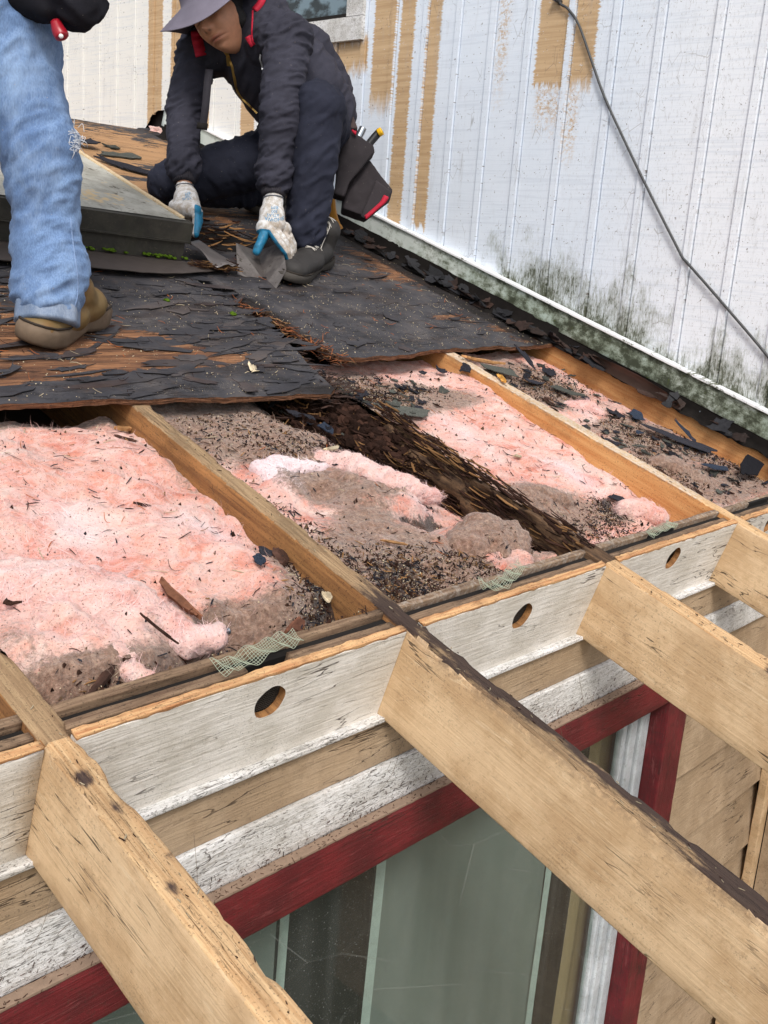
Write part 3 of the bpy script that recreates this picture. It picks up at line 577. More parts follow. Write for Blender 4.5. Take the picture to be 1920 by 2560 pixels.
# ================= INSULATION
PINK=NT('pink_fibreglass',.95,.1)
m=PINK
n1=m.noise((6,8,6),1,6,.65,1.6); n2=m.noise((30,44,30),1,5,.65,1.0); n3=m.noise((1,1,1),160,4,.7,.6)
pc=m.ramp(n1,[(.34,L(220,192,180)),(.46,L(216,168,152)),(.56,L(210,142,122)),(.67,L(194,112,90))]); pc=m.mix(m.ma('MULTIPLY',m.st(n2,.40,.66),.6),pc,L(226,192,186))
pc=m.mix(m.ch(2),pc,L(232,212,216))
dmask=m.st(m.ma('ADD',m.ch(0),m.ma('ADD',m.ma('MULTIPLY',m.ma('SUBTRACT',n2,.5),.8),m.ma('MULTIPLY',m.ma('SUBTRACT',n3,.5),.7))),.38,.74)
dc=m.ramp(m.noise((1,1,1),110,5,.75),[(.3,L(66,52,42)),(.5,L(124,102,86)),(.7,L(168,144,126))]); c=m.mix(m.ma('MULTIPLY',dmask,.9),pc,dc)
bm=m.st(m.ma('ADD',m.ch(1),m.ma('MULTIPLY',m.ma('SUBTRACT',m.noise((50,50,50),1,6,.75),.5),1.2)),.42,.6); c=m.mix(m.ma('MULTIPLY',bm,.95),c,m.ramp(m.noise((1,1,1),150,4,.7),[(.35,L(26,19,16)),(.65,L(66,48,38))]))
sp=m.noise((1,1,1),300,3,.6); c=m.mix(m.ma('MULTIPLY',m.st(sp,.60,.66),.75),c,L(92,62,50))
m.p.inputs['Subsurface Weight'].default_value=0.15; m.p.inputs['Subsurface Radius'].default_value=(.012,.005,.004); m.p.inputs['Subsurface Scale'].default_value=1
m.p.inputs['Sheen Weight'].default_value=.25
m.out(c,normal=m.bump(m.ma('ADD',n2,m.ma('MULTIPLY',n3,.6)),.8,.009))
wisp=NT('pink_fibre_wisps',.95,.05); wisp.out(wisp.at('col','Color')); wisp.m=wisp.m
BAY={}
CL={}
def tufts(o,items,seed):
    # torn lumps of wool pulled out of the batt, each with its own fibres
    for k_,(pts,cc,nw_) in enumerate(items):
        pr=[capm(RW(pts[q][:3]),RW(pts[q+1][:3]),pts[q][3],pts[q+1][3],k=16) for q in range(len(pts)-1)]
        V,N,F=remesh(pr,.004,3); sd_=seed+k_*5
        V=V+N*(.022*fbm(V*np.array([9,14,14]),3,sd_)+.008*fbm(V*np.array([30,60,60]),3,sd_+2)+.003*fbm(V*110,2,sd_+1))[:,None]
        mk('torn_wool',V,F,PINK.m,o,cols=np.tile(cc,(len(V),1)),roof=False,rc=WR(V))
        nw_=int(nw_*2.6); r=np.random.default_rng(sd_); ix=r.integers(0,len(V),nw_); P_=V[ix]; Nn=N[ix]; D=r.normal(0,1,(nw_,3)); D-=Nn*(D*Nn).sum(1)[:,None]; D/=np.linalg.norm(D,axis=1)[:,None]; q=r.uniform(0,1,nw_)[:,None]
        c_=(np.array(L(230,192,188))*(1-q*.5)+np.array(L(220,156,146))*q*.5)*(1-cc[0])+np.array(L(150,126,112))*(.6+.5*q)*cc[0]; c_=c_*(1-cc[2])+np.array(L(244,234,238))*cc[2]
        V2,F2,C2=ribbons(P_-Nn*.001,D,Nn,r.uniform(.008,.026,nw_),r.uniform(.0004,.0011,nw_),c_*(1-cc[1]*.8),sd_,lift=.06); mk('loose_fibres',V2,F2,wisp.m,o,cols=C2,kind='stuff',roof=False)
CL[1]=lambda o:tufts(o,[([(.105,.33,-.02,.045),(.17,.26,-.008,.052),(.235,.205,-.008,.044),(.275,.165,-.014,.030),(.288,.132,-.018,.022),(.325,.120,-.014,.014),(.345,.130,-.012,.008)],(.0,0,.25),1500),([(.13,.22,-.01,.038),(.175,.16,-.016,.028),(.185,.105,-.022,.018),(.19,.085,-.024,.010)],(.15,0,.1),500),([(.09,.52,-.045,.03),(.14,.50,-.036,.03),(.22,.55,-.04,.02)],(.0,0,.1),500)],50)
CL[2]=lambda o:tufts(o,[([(.80,.42,-.070,.026),(.775,.49,-.058,.036),(.795,.56,-.050,.034),(.85,.575,-.044,.022),(.93,.545,-.048,.012)],(.05,0,.85),900),([(.95,.60,-.05,.02),(.98,.53,-.036,.026),(1.01,.46,-.034,.028),(1.06,.425,-.040,.024),(1.13,.385,-.05,.018)],(.12,.0,.25),1100),
 ([(.93,.52,-.05,.022),(.945,.47,-.035,.016),(.955,.42,-.05,.02)],(.7,0,0),300),([(1.03,.205,-.065,.050),(1.09,.215,-.045,.052),(1.15,.195,-.055,.045)],(.85,.05,0),1100),([(1.05,.135,-.065,.040),(1.10,.125,-.065,.040)],(.45,0,.0),500),([(.93,.165,-.075,.038),(.955,.11,-.07,.034)],(.7,.05,.1),600),([(.80,.28,-.07,.03),(.90,.27,-.07,.03)],(.75,.1,.1),300)],90)
CL[3]=lambda o:tufts(o,[([(1.34,.33,-.055,.03),(1.40,.31,-.045,.03),(1.46,.28,-.055,.025)],(.9,0,0),500),([(1.63,.20,-.06,.03),(1.68,.17,-.05,.03),(1.70,.14,-.055,.02)],(.2,0,.1),500)],130)
CL[4]=lambda o:tufts(o,[([(1.98,.34,-.06,.04),(2.03,.29,-.05,.045),(2.08,.22,-.06,.035)],(.9,0,0),500),([(2.10,.70,-.05,.02),(2.14,.67,-.035,.02),(2.15,.63,-.04,.014)],(.0,0,.2),400)],160)
def ribbons(P,D,Nn,ln,w,c,seed,curl=.5,lift=.3,k=5):
    """thin curved strips starting at P heading D with surface normal Nn"""
    r=np.random.default_rng(seed); n=len(P); V=np.zeros((n,k,2,3)); B=np.cross(D,Nn); ph=r.normal(0,curl,n)[:,None]; lf=np.abs(r.normal(0,lift,n))[:,None]+.05
    p=P.copy(); d=D.copy()
    for i in range(k):
        t=i/(k-1); wd=(w*(1-t*.7))[:,None]*.5; sd=B*np.cos(ph*0)+Nn*.3; V[:,i,0]=p-sd*wd; V[:,i,1]=p+sd*wd
        d=D*np.cos(ph*t*2)+B*np.sin(ph*t*2)+Nn*(lf*np.sin((t+.1)*2.6)-lf*.3); d/=np.linalg.norm(d,axis=1)[:,None]; p=p+d*(ln[:,None]/(k-1))
    idx=np.arange(n)[:,None,None]*(k*2)+np.arange(k-1)[None,:,None]*2+np.array([0,1,3,2])[None,None,:]
    return V.reshape(-1,3),idx.reshape(-1,4),np.repeat(c,k*2,0)
def batt(i,x0,x1,u0,u1,h,B,label,nw=5000,seed=0,step=.004):
    X=np.arange(x0,x1+step/2,step); X[-1]=x1; U=np.arange(u0,u1,step); X2,U2=np.meshgrid(X,U); 
    H=h(X2,U2); V=np.stack([X2,U2,H],-1); cols=np.zeros(V.shape)
    for j in range(3): cols[...,j]=np.clip(blobs(X2,U2,B[j]),0,1)
    o=mk('insulation_batt',V.reshape(-1,3),gridF(len(U),len(X)),PINK.m,cols=cols.reshape(-1,3),label=label,cat='insulation',group='pink insulation batts between the rafters',base=((x0+x1)/2,(u0+u1)/2,-.176))
    r=np.random.default_rng(seed+5)
    px=r.uniform(x0+.01,x1-.01,nw); pu=r.uniform(u0+.005,u1-.01,nw); hh=h(px,pu); e=.003
    gx=(h(px+e,pu)-hh)/e; gu=(h(px,pu+e)-hh)/e; Nn=np.stack([-gx,-gu,np.ones(nw)],-1); Nn/=np.linalg.norm(Nn,axis=1)[:,None]
    ang=r.uniform(0,6.28,nw)*.35+f3(px,pu,0,5,5,o=2,s=seed)*5; D=np.stack([np.cos(ang),np.sin(ang),0*ang],-1); D-=Nn*(D*Nn).sum(1)[:,None]; D/=np.linalg.norm(D,axis=1)[:,None]
    di=np.clip(blobs(px,pu,B[0]),0,1); bk=np.clip(blobs(px,pu,B[1]),0,1); wh=np.clip(blobs(px,pu,B[2]),0,1); q=r.uniform(0,1,nw)
    pk=np.array(L(232,192,188))[None]*(1-q[:,None]*.5)+np.array(L(222,156,144))[None]*q[:,None]*.5; 
    dd=np.array(L(150,126,112))[None]*(.6+.5*q[:,None]); c=pk*(1-di[:,None])+dd*di[:,None]; c=c*(1-wh[:,None])+np.array(L(246,236,240))*wh[:,None]; c=c*(1-bk[:,None]*.85)
    keep=r.uniform(0,1,nw)>bk*.9
    V,F,C=ribbons((np.stack([px,pu,hh],-1)-Nn*.001)[keep],D[keep],Nn[keep],r.uniform(.012,.045,nw)[keep],r.uniform(.0004,.0010,nw)[keep],c[keep],seed,lift=.10)
    CL.get(i,lambda o:None)(o)
    w_=mk('loose_fibres',V,F,wisp.m,o,cols=C,kind='stuff')
    BAY[i]=h; return o
def hAB(X,u):
    b=-.030+.024*f3(X,u,0,5,6,o=2,s=21)+.018*f3(X,u,0,14,20,o=4,s=22)+.0035*f3(X,u,0,60,60,o=3,s=23)
    rd=1-np.abs(f3(X,u,0,7,9,o=3,s=77)); b=b+.032*(rd-.85)
    b=b+.030*np.exp(-((X-.12)/.10)**2-((u-.20)/.10)**2)+.034*np.exp(-((X-.25)/.05)**2-((u-.185)/.05)**2)+.016*np.exp(-((X-.32)/.18)**2-((u-.5)/.25)**2)
    b=b-.030*ss(.50,.61,X)*ss(.45,.75,1-u+.2)*.6-.012*ss(.575,.615,X)
    b=b-.05*ss(.20,.09,u+.05*f3(X,u,0,8,3,o=3,s=24))*ss(.27,.36,X)-.035*ss(.12,.08,u)
    return b-.012*ss(.74,.84,u)
def hBC(X,u):
    b=-.036-.02*ss(.9,1.1,X)+.014*f3(X,u,0,6,7,o=2,s=31)+.010*f3(X,u,0,18,20,o=4,s=32)+.004*f3(X,u,0,60,60,o=3,s=33)
    b=b-.05*ss(1.05,1.2,X)*ss(.12,.3,u)
    b=b+.026*np.exp(-((X-.795)/.035)**2-((u-.52)/.06)**2)-.028*np.exp(-((X-.85)/.04)**2-((u-.47)/.04)**2)
    b=b+.036*np.exp(-((X-1.02)/.10)**2-((u-.42)/.05)**2)*(.6+f3(X,u,0,14,14,o=3,s=34))
    b=b-.07*np.exp(-((X-1.00)/.04)**2-((u-.32)/.035)**2)-.06*np.exp(-((X-1.10)/.045)**2-((u-.33)/.035)**2)
    b=b+.050*np.exp(-((X-1.10)/.07)**4-((u-.20)/.07)**4)*(.8+.5*f3(X,u,0,16,16,o=3,s=35))+.02*np.exp(-((X-.90)/.06)**2-((u-.15)/.05)**2)
    b=b+.01*f3(X,u,0,34,34,o=4,s=36)*ss(.35,.2,u)
    return b-.04*ss(.65,.8,u)*ss(.95,1.1,X)
def hCD(X,u):
    b=-.030+.012*f3(X,u,0,6,6,o=2,s=41)+.009*f3(X,u,0,18,18,o=4,s=42)+.003*f3(X,u,0,60,60,o=3,s=43)
    b=b-.03*ss(1.74,1.82,X)*ss(.9,.5,u)-.03*ss(.32,.2,u)+.02*np.exp(-((X-1.38)/.07)**2-((u-.30)/.05)**2)+.02*np.exp(-((X-1.66)/.05)**2-((u-.17)/.04)**2)
    return b-.03*ss(.9,1.02,u)
def hDE(X,u):
    b=-.042+.012*f3(X,u,0,7,7,o=2,s=51)+.010*f3(X,u,0,20,20,o=4,s=52)+.004*f3(X,u,0,60,60,o=3,s=53)
    return b+.028*np.exp(-((X-2.02)/.07)**2-((u-.30)/.08)**2)-.02*ss(2.33,2.39,X)
def h0(X,u): return -.09+.012*f3(X,u,0,14,14,o=4,s=61)
batt(0,-.568,-.003,.07,.84,h0,[[(-.3,.4,1,1,.9)],[(-.05,.1,.2,.2,.6)],[]],'dark dirty insulation in the bay left of the nearest rafter',800,1,.008)
batt(1,.0395,.617,.0685,.86,hAB,[[(.3,.5,2,2,.06),(.38,.13,.12,.06,1.),(.16,.09,.14,.04,.9),(.06,.2,.05,.1,.5),(.62,.25,.10,.13,.8),(.50,.11,.14,.07,.9),(.30,.07,.3,.035,.8),(.45,.84,.3,.04,.8),(.61,.62,.04,.2,.5),(.10,.10,.07,.04,.6),(.42,.18,.06,.05,.35)],[(.56,.12,.08,.07,.55),(.36,.09,.2,.03,.5),(.61,.17,.03,.1,.6)],[(.53,.38,.07,.06,.7),(.30,.46,.05,.08,.5),(.14,.34,.08,.1,.4),(.18,.2,.06,.05,.25)]],'big fluffy clean pink insulation batt in the wide bay nearest the camera',9000,2,.0035)
batt(2,.6583,1.2165,.0685,1.0,hBC,[[(.9,.5,2,2,.22),(.75,.85,.3,.2,.6),(.93,.55,.12,.12,.5),(.82,.80,.22,.16,.75),(.92,.66,.10,.1,.7),(.84,.48,.06,.05,.9),(.98,.44,.10,.05,.7),(.80,.22,.16,.12,1.),(1.0,.12,.2,.08,.8),(1.12,.22,.09,.07,.75),(.88,.35,.07,.05,.5)],[(1.18,.75,.12,.22,1.0),(1.12,.55,.07,.12,.8),(1.0,.32,.05,.04,1.),(1.10,.33,.05,.04,.9),(.78,.17,.10,.08,.62),(.70,.10,.06,.05,.6),(1.02,.92,.3,.09,.9)],[(.79,.52,.03,.05,1.),(.86,.55,.05,.02,.8),(1.08,.38,.05,.02,.5)]],'torn dirty insulation batt beside the rotten rafter, grey clumps and a white curl',9000,3,.0035)
batt(3,1.2695,1.8225,.0685,1.08,hCD,[[(1.5,.5,2,2,.16),(1.30,.55,.06,.4,.5),(1.52,.74,.25,.04,.5),(1.37,.82,.12,.12,.85),(1.5,.82,.12,.05,.8),(1.40,.24,.16,.09,.95),(1.60,.2,.06,.06,.5),(1.45,.98,.1,.06,.5),(1.62,.8,.12,.05,.6)],[(1.40,.80,.06,.05,.45),(1.30,.88,.08,.1,.7),(1.62,.24,.04,.03,.7),(1.28,.2,.03,.2,.5)],[(1.62,.36,.04,.1,.6),(1.45,.6,.05,.1,.4)]],'pink insulation batt between rotten rafter and clean orange rafter, grey at its lower end',7000,4,.004)
batt(4,1.8635,2.3995,.0685,1.08,hDE,[[(2.1,.5,2,2,.32),(2.1,.55,.12,.05,.4),(2.05,.9,.2,.12,.75),(2.02,.30,.12,.14,.95),(2.15,.45,.10,.1,.8),(2.28,.42,.08,.2,.5),(2.1,.75,.15,.08,.6),(2.2,.18,.2,.08,.7)],[(2.14,.80,.14,.05,.5),(2.25,.35,.06,.12,.5),(2.05,.86,.05,.05,.5)],[(2.10,.66,.03,.05,.4)]],'grimy pink insulation batt beside the white wall, littered with shingle scraps',6000,5,.004)
# ================= CURB ON THE ROOF
def prism(bot,top): # matching polygons
    n=len(bot); return list(bot)+list(top),[tuple(range(n))[::-1],tuple(range(n,2*n))]+[(i,(i+1)%n,n+(i+1)%n,n+i) for i in range(n)]
curbm=NT('mossy_dark_metal',.65,.4); m=curbm; n1=m.noise((1,1,1),14,6,.7); n2=m.noise((14,14,3),1,5,.7)
c=m.mix(m.st(n1,.3,.7),L(46,45,41),L(66,63,56)); c=m.mix(m.ma('MULTIPLY',m.st(n2,.5,.68),.6),c,L(48,50,38)); c=m.mix(m.ma('MULTIPLY',m.st(m.noise((1,1,1),120,4,.7),.6,.7),.5),c,L(96,88,74))
c=m.mix(m.st(m.ma('ADD',n1,m.ma('MULTIPLY',m.st(m.ch(2,'rc'),.05,.0),.18)),.66,.74),c,L(62,74,34)); m.out(c,normal=m.bump(n1,.5,.003))
cu=T('roof_curb','raised mossy box on the roof with pale worn top panel and dark metal rim','roof box',(.5,1.9,0))
def fl(X,off=0,): return 1.632+(1.300-X)*.155+off
def cub(nm,xa,xb,o0,o1,n0,n1,mt,seg=40,amp=.002,sd=0):
    X=np.linspace(xa,xb,seg); prof=[(o0,n0),(o0,(n0+n1)/2),(o0,n1),(o1,n1),(o1,n0)]; V=np.zeros((seg,5,3))
    for j,(o_,n_) in enumerate(prof): V[:,j,0]=X; V[:,j,1]=fl(X,o_)+amp*f3(X,j,0,14,3,s=sd); V[:,j,2]=n_+amp*f3(X,j,7,10,3,s=sd+1)
    F=[tuple(f[::-1]) for f in gridF(seg,5,True)]+[tuple(range(5)),tuple(seg*5-5+k for k in range(5))[::-1]]
    return mk(nm,V.reshape(-1,3),F,mt,cu,smooth=False)
cub('curb_side',-1.2,1.297,0,.03,.004,.088,curbm.m)
cub('metal_rim',-1.2,1.305,-.009,.028,.084,.138,curbm.m,sd=4)
cub('rim_lip',-1.2,1.307,-.012,-.004,.080,.0855,curbm.m,amp=.001,sd=6)
# side of the box going up the slope, top panel
V,F=prism([(1.275,1.66,.0),(1.297,1.66,.0),(1.34,2.50,.0),(1.315,2.50,.0)],[(1.275,1.66,.135),(1.297,1.66,.135),(1.34,2.50,.135),(1.315,2.50,.135)]); mk('curb_flank',V,F,curbm.m,cu,smooth=False)
X=np.linspace(0,1,70); T_=np.linspace(0,1,60); A,B=np.meshgrid(X,T_); 
xr=1.293+.045*B; XX=-1.2+(xr+1.2)*A; UU=fl(XX,.012)*(1-B)+(2.50)*B; NN=.1405+.002*f3(XX,UU,0,7,7,o=4,s=3)
pm=NT('worn_pale_panel',.8,.2); m=pm; n1=m.noise((5,5,1),1,6,.7); n2=m.noise((30,14,1),1,5,.7)
c=m.mix(m.st(n1,.38,.62),L(184,182,172),L(150,148,138)); c=m.mix(m.ma('MULTIPLY',m.st(n2,.55,.72),.7),c,L(112,104,90)); c=m.mix(m.st(m.noise((6,7,1),1,4,.7),.60,.66),c,L(200,178,140)); c=m.mix(m.ma('MULTIPLY',m.st(m.noise((8,8,1),1,7,.8),.57,.62),.8),c,L(72,66,54)); m.out(c,normal=m.bump(n2,.5,.002))
mk('top_panel',np.stack([XX,UU,NN],-1).reshape(-1,3),gridF(60,70),pm.m,cu)
V,F=beam(1,(.006,1.66,.137),(.020,2.50,.146),.015,.003,r=.002,k=3,s=5); V=V.copy(); V[:,0]+=1.277+(V[:,1]-1.66)*.054
mk('edge_board',V,F,MT['edge'],cu,cols=np.tile([.34,.7,0],(len(V),1)))
for (x,u,s_) in((1.0,1.652,.03),(1.08,1.645,.035),(1.2,1.632,.02),(.94,1.66,.02)):
    pass
# apron flashing along the curb's foot
am=simple('brown_grey_flashing',L(78,70,66),.5,.5,30,.35,.3)
ap=[(-1.2,1.72),(.30,1.60),(.52,1.565),(.696,1.542),(.937,1.516),(1.064,1.494),(1.225,1.509),(1.38,1.56),(1.481,1.607)]
X=np.linspace(-1.2,1.481,160); ua=np.interp(X,[q[0] for q in ap],[q[1] for q in ap]); ub=np.where(X<1.300,fl(X),1.632)
T_=np.linspace(0,1,10); V=np.zeros((20,160,3))
for i,t in enumerate(np.r_[T_,T_[::-1]]):
    V[i,:,0]=X; V[i,:,1]=ua+(ub-ua)*t+.002*f3(X,0,0,30,s=2); V[i,:,2]=.026+.004*f3(X,t,0,6,2,s=3)+.006*(1-t)**2*(1+f3(X,0,0,5,s=8))-(0.0022 if i>=10 else 0)
mk('apron_flashing',V.reshape(-1,3),gridF(20,160,False),am,label='long brown-grey metal apron lying along the foot of the roof box',cat='flashing')
# moss cushions
ms=NT('green_moss',.95,.05); mn=ms.noise((1,1,1),260,3,.7); ms.out(ms.mix(mn,L(40,64,14),L(110,140,44)),normal=ms.bump(mn,1,.004))
def lump(c,r,sd,amp=.35,fl_=.5,n=14):
    th=np.linspace(0,math.pi,n)[:,None]; ph=np.linspace(0,2*math.pi,2*n,endpoint=False)[None,:]
    D=np.stack([np.sin(th)*np.cos(ph),np.sin(th)*np.sin(ph),np.cos(th)+0*ph],-1); R=1+amp*fbm(D*2.2+sd,4,sd)+amp*.4*fbm(D*9+sd,3,sd)
    V=np.array(c)+D*R[...,None]*np.array([r,r,r*fl_]) if np.isscalar(r) else np.array(c)+D*R[...,None]*np.array(r)
    return V.reshape(-1,3),gridF(n,2*n,True)
for i,(q,r,lb) in enumerate([((1.2,1.247),.009,'bright green moss cushion on the felt near the broken edge of the deck'),((1.05,1.337),.008,'dull green moss cushion on the felt below the roof box'),((.839,1.529),.011,'flat moss patch beside the jeans and the metal apron')]):
    V,F=lump((q[0],q[1],deckn(np.array(q[0]),np.array(q[1]))+.003),r,i,.5,.6); mk('moss_cushion',V,F,ms.m,label=lb,cat='moss')
a=Acc(); r=np.random.default_rng(3)
for i in range(46):
    x=r.choice([.93,1.0,1.06,1.22,1.29])+r.normal(0,.03); V,F=lump((min(x,1.31),fl(min(x,1.31),-.004),.030+r.uniform(0,.006)),r.uniform(.003,.009),i,.5,.5,7); a.add(V,F)
a.mk('moss_fringe',ms.m,label='thin moss growing along the foot of the roof box',cat='moss',kind='stuff')
# ================= FLAKE / CHIP BUILDERS
def flake(acc,c,sx,su,rot,thick=.0015,curl=.003,tilt=(0,0),sd=0,k=16,rag=.28,col_=None,el=None):
    r=np.random.default_rng(sd); m_=r.integers(5,8); k=3*m_
    tc=np.sort((np.arange(m_)+r.uniform(.1,.9,m_))/m_*2*math.pi); Rc=np.minimum(1/np.maximum(np.maximum(np.abs(np.cos(tc)),np.abs(np.sin(tc))),.2),1.35)*(1+r.normal(0,rag*.45,m_))
    C0=np.stack([Rc*np.cos(tc),Rc*np.sin(tc)],-1); O=[]
    for q in range(m_):
        for t_ in(0,1/3,2/3): O.append(C0[q]*(1-t_)+C0[(q+1)%m_]*t_+(r.normal(0,.07*rag/.28,2) if t_ else 0))
    O=np.array(O); P=[(0,0)]
    for f in(.5,1.): P+= [(f*sx/2*O[i,0],f*su/2*O[i,1]) for i in range(k)]
    P=np.array(P); z=curl*((P[:,0]/sx*2)**2*r.uniform(-.3,1)+(P[:,1]/su*2)**2*r.uniform(-.3,1))+r.normal(0,curl*.15,len(P))+P[:,0]*tilt[0]+P[:,1]*tilt[1]
    ca,sa=math.cos(rot),math.sin(rot); Q=np.stack([c[0]+P[:,0]*ca-P[:,1]*sa,c[1]+P[:,0]*sa+P[:,1]*ca,c[2]+z],-1)
    n=len(Q); V=np.concatenate([Q+[0,0,thick],Q]); F=[]
    for i in range(k):
        j=(i+1)%k; F+=[(0,1+i,1+j),(1+i,1+k+i,1+k+j,1+j),(n,n+1+j,n+1+i),(n+1+i,n+1+j,n+1+k+j,n+1+k+i),(1+k+i,n+1+k+i,n+1+k+j,1+k+j)]
    acc.add(V,F,col_)
def chip(acc,c,d,ln,w,t,sd=0,col_=None,bend=0):
    r=np.random.default_rng(sd); d=np.array(d,float); d/=np.linalg.norm(d); up=np.array([0,0,1.])+r.normal(0,.3,3); b=np.cross(d,up); b/=np.linalg.norm(b); up=np.cross(b,d); K=5; V=[]
    for i in range(K):
        s_=i/(K-1)-.5; ww=w*(1 if 0<i<K-1 else r.uniform(.2,.8))*r.uniform(.8,1.1); p=np.array(c)+d*ln*s_+up*bend*(s_*s_)*ln+b*r.normal(0,w*.12)
        V+=[p+b*ww/2+up*t/2,p-b*ww/2+up*t/2,p-b*ww/2-up*t/2,p+b*ww/2-up*t/2]
    F=[tuple(f) for f in gridF(K,4,True)]+[(0,1,2,3)[::-1],tuple(K*4-4+q for q in range(4))]
    acc.add(np.array(V),F,col_)
sh_m=NT('granule_shingle',.9,.1); m=sh_m; gn=m.noise((1,1,1),480,2,.6); c=m.mix(gn,(.01,.01,.01),(.9,.9,.85)); mxn=m.nd('ShaderNodeMix',data_type='RGBA',blend_type='MULTIPLY'); m.put(mxn.inputs[0],1.0); m.put(mxn.inputs[6],m.at('col','Color')); m.put(mxn.inputs[7],m.ramp(gn,[(.3,(.45,.45,.45)),(.7,(1.5,1.5,1.5))]))
m.out(mxn.outputs[2],normal=m.bump(gn,.8,.0015))
fk_m=NT('felt_flake',.7,.35); m=fk_m; gn=m.noise((1,1,1),60,5,.7); mxn=m.nd('ShaderNodeMix',data_type='RGBA',blend_type='MULTIPLY'); m.put(mxn.inputs[0],1.0); m.put(mxn.inputs[6],m.at('col','Color')); m.put(mxn.inputs[7],m.ramp(gn,[(.3,(.6,.6,.6)),(.7,(1.3,1.3,1.3))])); m.out(mxn.outputs[2],normal=m.bump(gn,.5,.002))
BK=np.array(L(46,46,52)); BLU=np.array(L(50,58,72)); GY=np.array(L(96,98,92)); BR=np.array(L(64,44,36)); TN=np.array(L(168,126,84)); OR=np.array(L(176,104,62)); CR=np.array(L(206,190,160))
GRID={}
for b_,(h_,xa,xb) in {1:(hAB,.0,.66),2:(hBC,.62,1.26),3:(hCD,1.21,1.87),4:(hDE,1.82,2.45)}.items():
    gx_,gu_=np.meshgrid(np.arange(xa,xb,.003),np.arange(0,1.12,.003)); GRID[b_]=(xa,h_(gx_,gu_))
def gn_(b_,x,u):
    xa,G_=GRID[b_]; return float(G_[min(max(int(round(u/.003)),0),G_.shape[0]-1),min(max(int(round((x-xa)/.003)),0),G_.shape[1]-1)])
dgx,dgu=np.meshgrid(np.arange(0,2.42,.006),np.arange(.6,2.4,.006)); DG=deckn(dgx,dgu)
def dn(x,u): return float(DG[min(max(int((u-.6)/.006),0),DG.shape[0]-1),min(max(int(x/.006),0),DG.shape[1]-1)])
ff_m=NT('torn_felt_layer',.75,.35); m=ff_m; fn=m.noise((1,1,1),8,6,.65); fc=m.ramp(fn,[(.3,L(36,35,38)),(.5,L(58,57,61)),(.7,L(84,80,80))]); fc=m.mix(m.ma('MULTIPLY',m.st(m.noise((1,1,1),26,5,.7),.52,.7),.45),fc,L(92,76,64)); fc=m.mix(m.ma('MULTIPLY',m.st(m.noise((3,10,1),1,5,.7),.52,.62),.55),fc,L(44,34,30)); m.out(m.mix(.35,fc,m.at('col','Color')),normal=m.bump(m.noise((1,1,1),60,5,.7),.5,.003))
# felt flakes lifted off the deck
a=Acc(); r=np.random.default_rng(21)
for i in range(210):
    if r.uniform()<.75: x=r.uniform(.25,1.3)
    else: x=r.uniform(1.3,2.3)
    u=r.uniform(float(ueL(x))+.012,1.62 if x<1.3 else 2.0); 
    if x>1.3 and r.uniform()<.35: continue
    sx=r.uniform(.03,.16)*(1.5 if r.uniform()<.2 else 1); su=r.uniform(.008,.045)
    n=dn(x,u)+.001
    g=r.uniform(.6,1.25); cc=(BK*g if r.uniform()<.78 else (BR*g if r.uniform()<.6 else np.array(L(92,82,78))*g))
    flake(a,(x,u,n),sx,su,r.normal(0.05,.22),.0012,r.uniform(.0005,.003),(r.normal(0,.012),r.normal(-.03,.05)),1000+i,14,.85,cc)
a.mk('felt_flakes',ff_m.m,smooth=False,label='brittle black felt flakes curling off the roof deck',cat='felt flakes',kind='stuff')
# splinters at the rotten break
a=Acc()
for i in range(420):
    t=r.uniform(0,1); x=np.interp(t,[0,.3,.5,.75,1],[1.35,1.34,1.345,1.31,1.27])+r.normal(0,.014); u=np.interp(t,[0,.3,.5,.75,1],[.975,1.06,1.14,1.27,1.36])+r.normal(0,.02)
    cc=(OR*.75 if r.uniform()<.3 else (BR if r.uniform()<.7 else TN*.8))*r.uniform(.5,1.1)
    chip(a,(x,u,.004+r.uniform(-.012,.014)),(r.normal(-.6,.5),r.normal(.35,.4),r.normal(0,.25)),r.uniform(.012,.045),r.uniform(.0012,.004),.001,i,cc,r.normal(0,.4))
for i in range(160):
    x=r.uniform(1.12,1.27); u=r.uniform(.78,1.02)*1.0; 
    chip(a,(x,u if x>1.18 else r.uniform(.77,.86),r.uniform(-.03,.012)),(1,r.normal(0,.3),r.normal(0,.15)),r.uniform(.02,.07),r.uniform(.002,.006),.001,i+900,BR*r.uniform(.5,1.2),r.normal(0,.3))
a.mk('rotten_splinters',fk_m.m,label='orange brown splinters of rotten plywood along the break in the deck',cat='splinters',kind='stuff')
# ================= LOOSE CRUMBS, NEEDLES, GRANULES
def surfn(x,u):
    if u<.0685: return 0.
    if x<0: return -.09
    b=1 if x<.6173 else 2 if x<1.2165 else 3 if x<1.8225 else 4
    xr_=[0,(.04,.617),(.6585,1.216),(1.262,1.822),(1.864,2.399)][b]; x=min(max(x,xr_[0]),xr_[1])
    return gn_(b,x,u)
def surfv(x,u,eps=.0): return np.array([surfn(a_,b_) for a_,b_ in zip(x,u)])+eps
dense=[ # X,u,rx,ru,weight : places where dirt piles up
 (.57,.13,.07,.06,7),(.36,.085,.22,.02,7),(.60,.22,.02,.12,4),(.50,.10,.1,.03,6),(.78,.17,.11,.08,9),(.70,.30,.03,.2,3),(.74,.10,.10,.03,7),(.95,.13,.12,.04,5),(1.16,.72,.09,.2,8),(1.0,.93,.28,.06,8),(1.35,.84,.12,.12,6),(1.45,.82,.15,.04,4),
 (1.45,.16,.16,.06,6),(1.58,.22,.06,.04,4),(2.1,.82,.2,.1,7),(2.15,.5,.1,.12,5),(2.0,.30,.1,.12,6),(2.3,.3,.08,.15,6),(.82,.75,.16,.15,4),(.12,.085,.06,.02,4),(.92,.63,.1,.06,3),(.3,.84,.3,.02,3)]
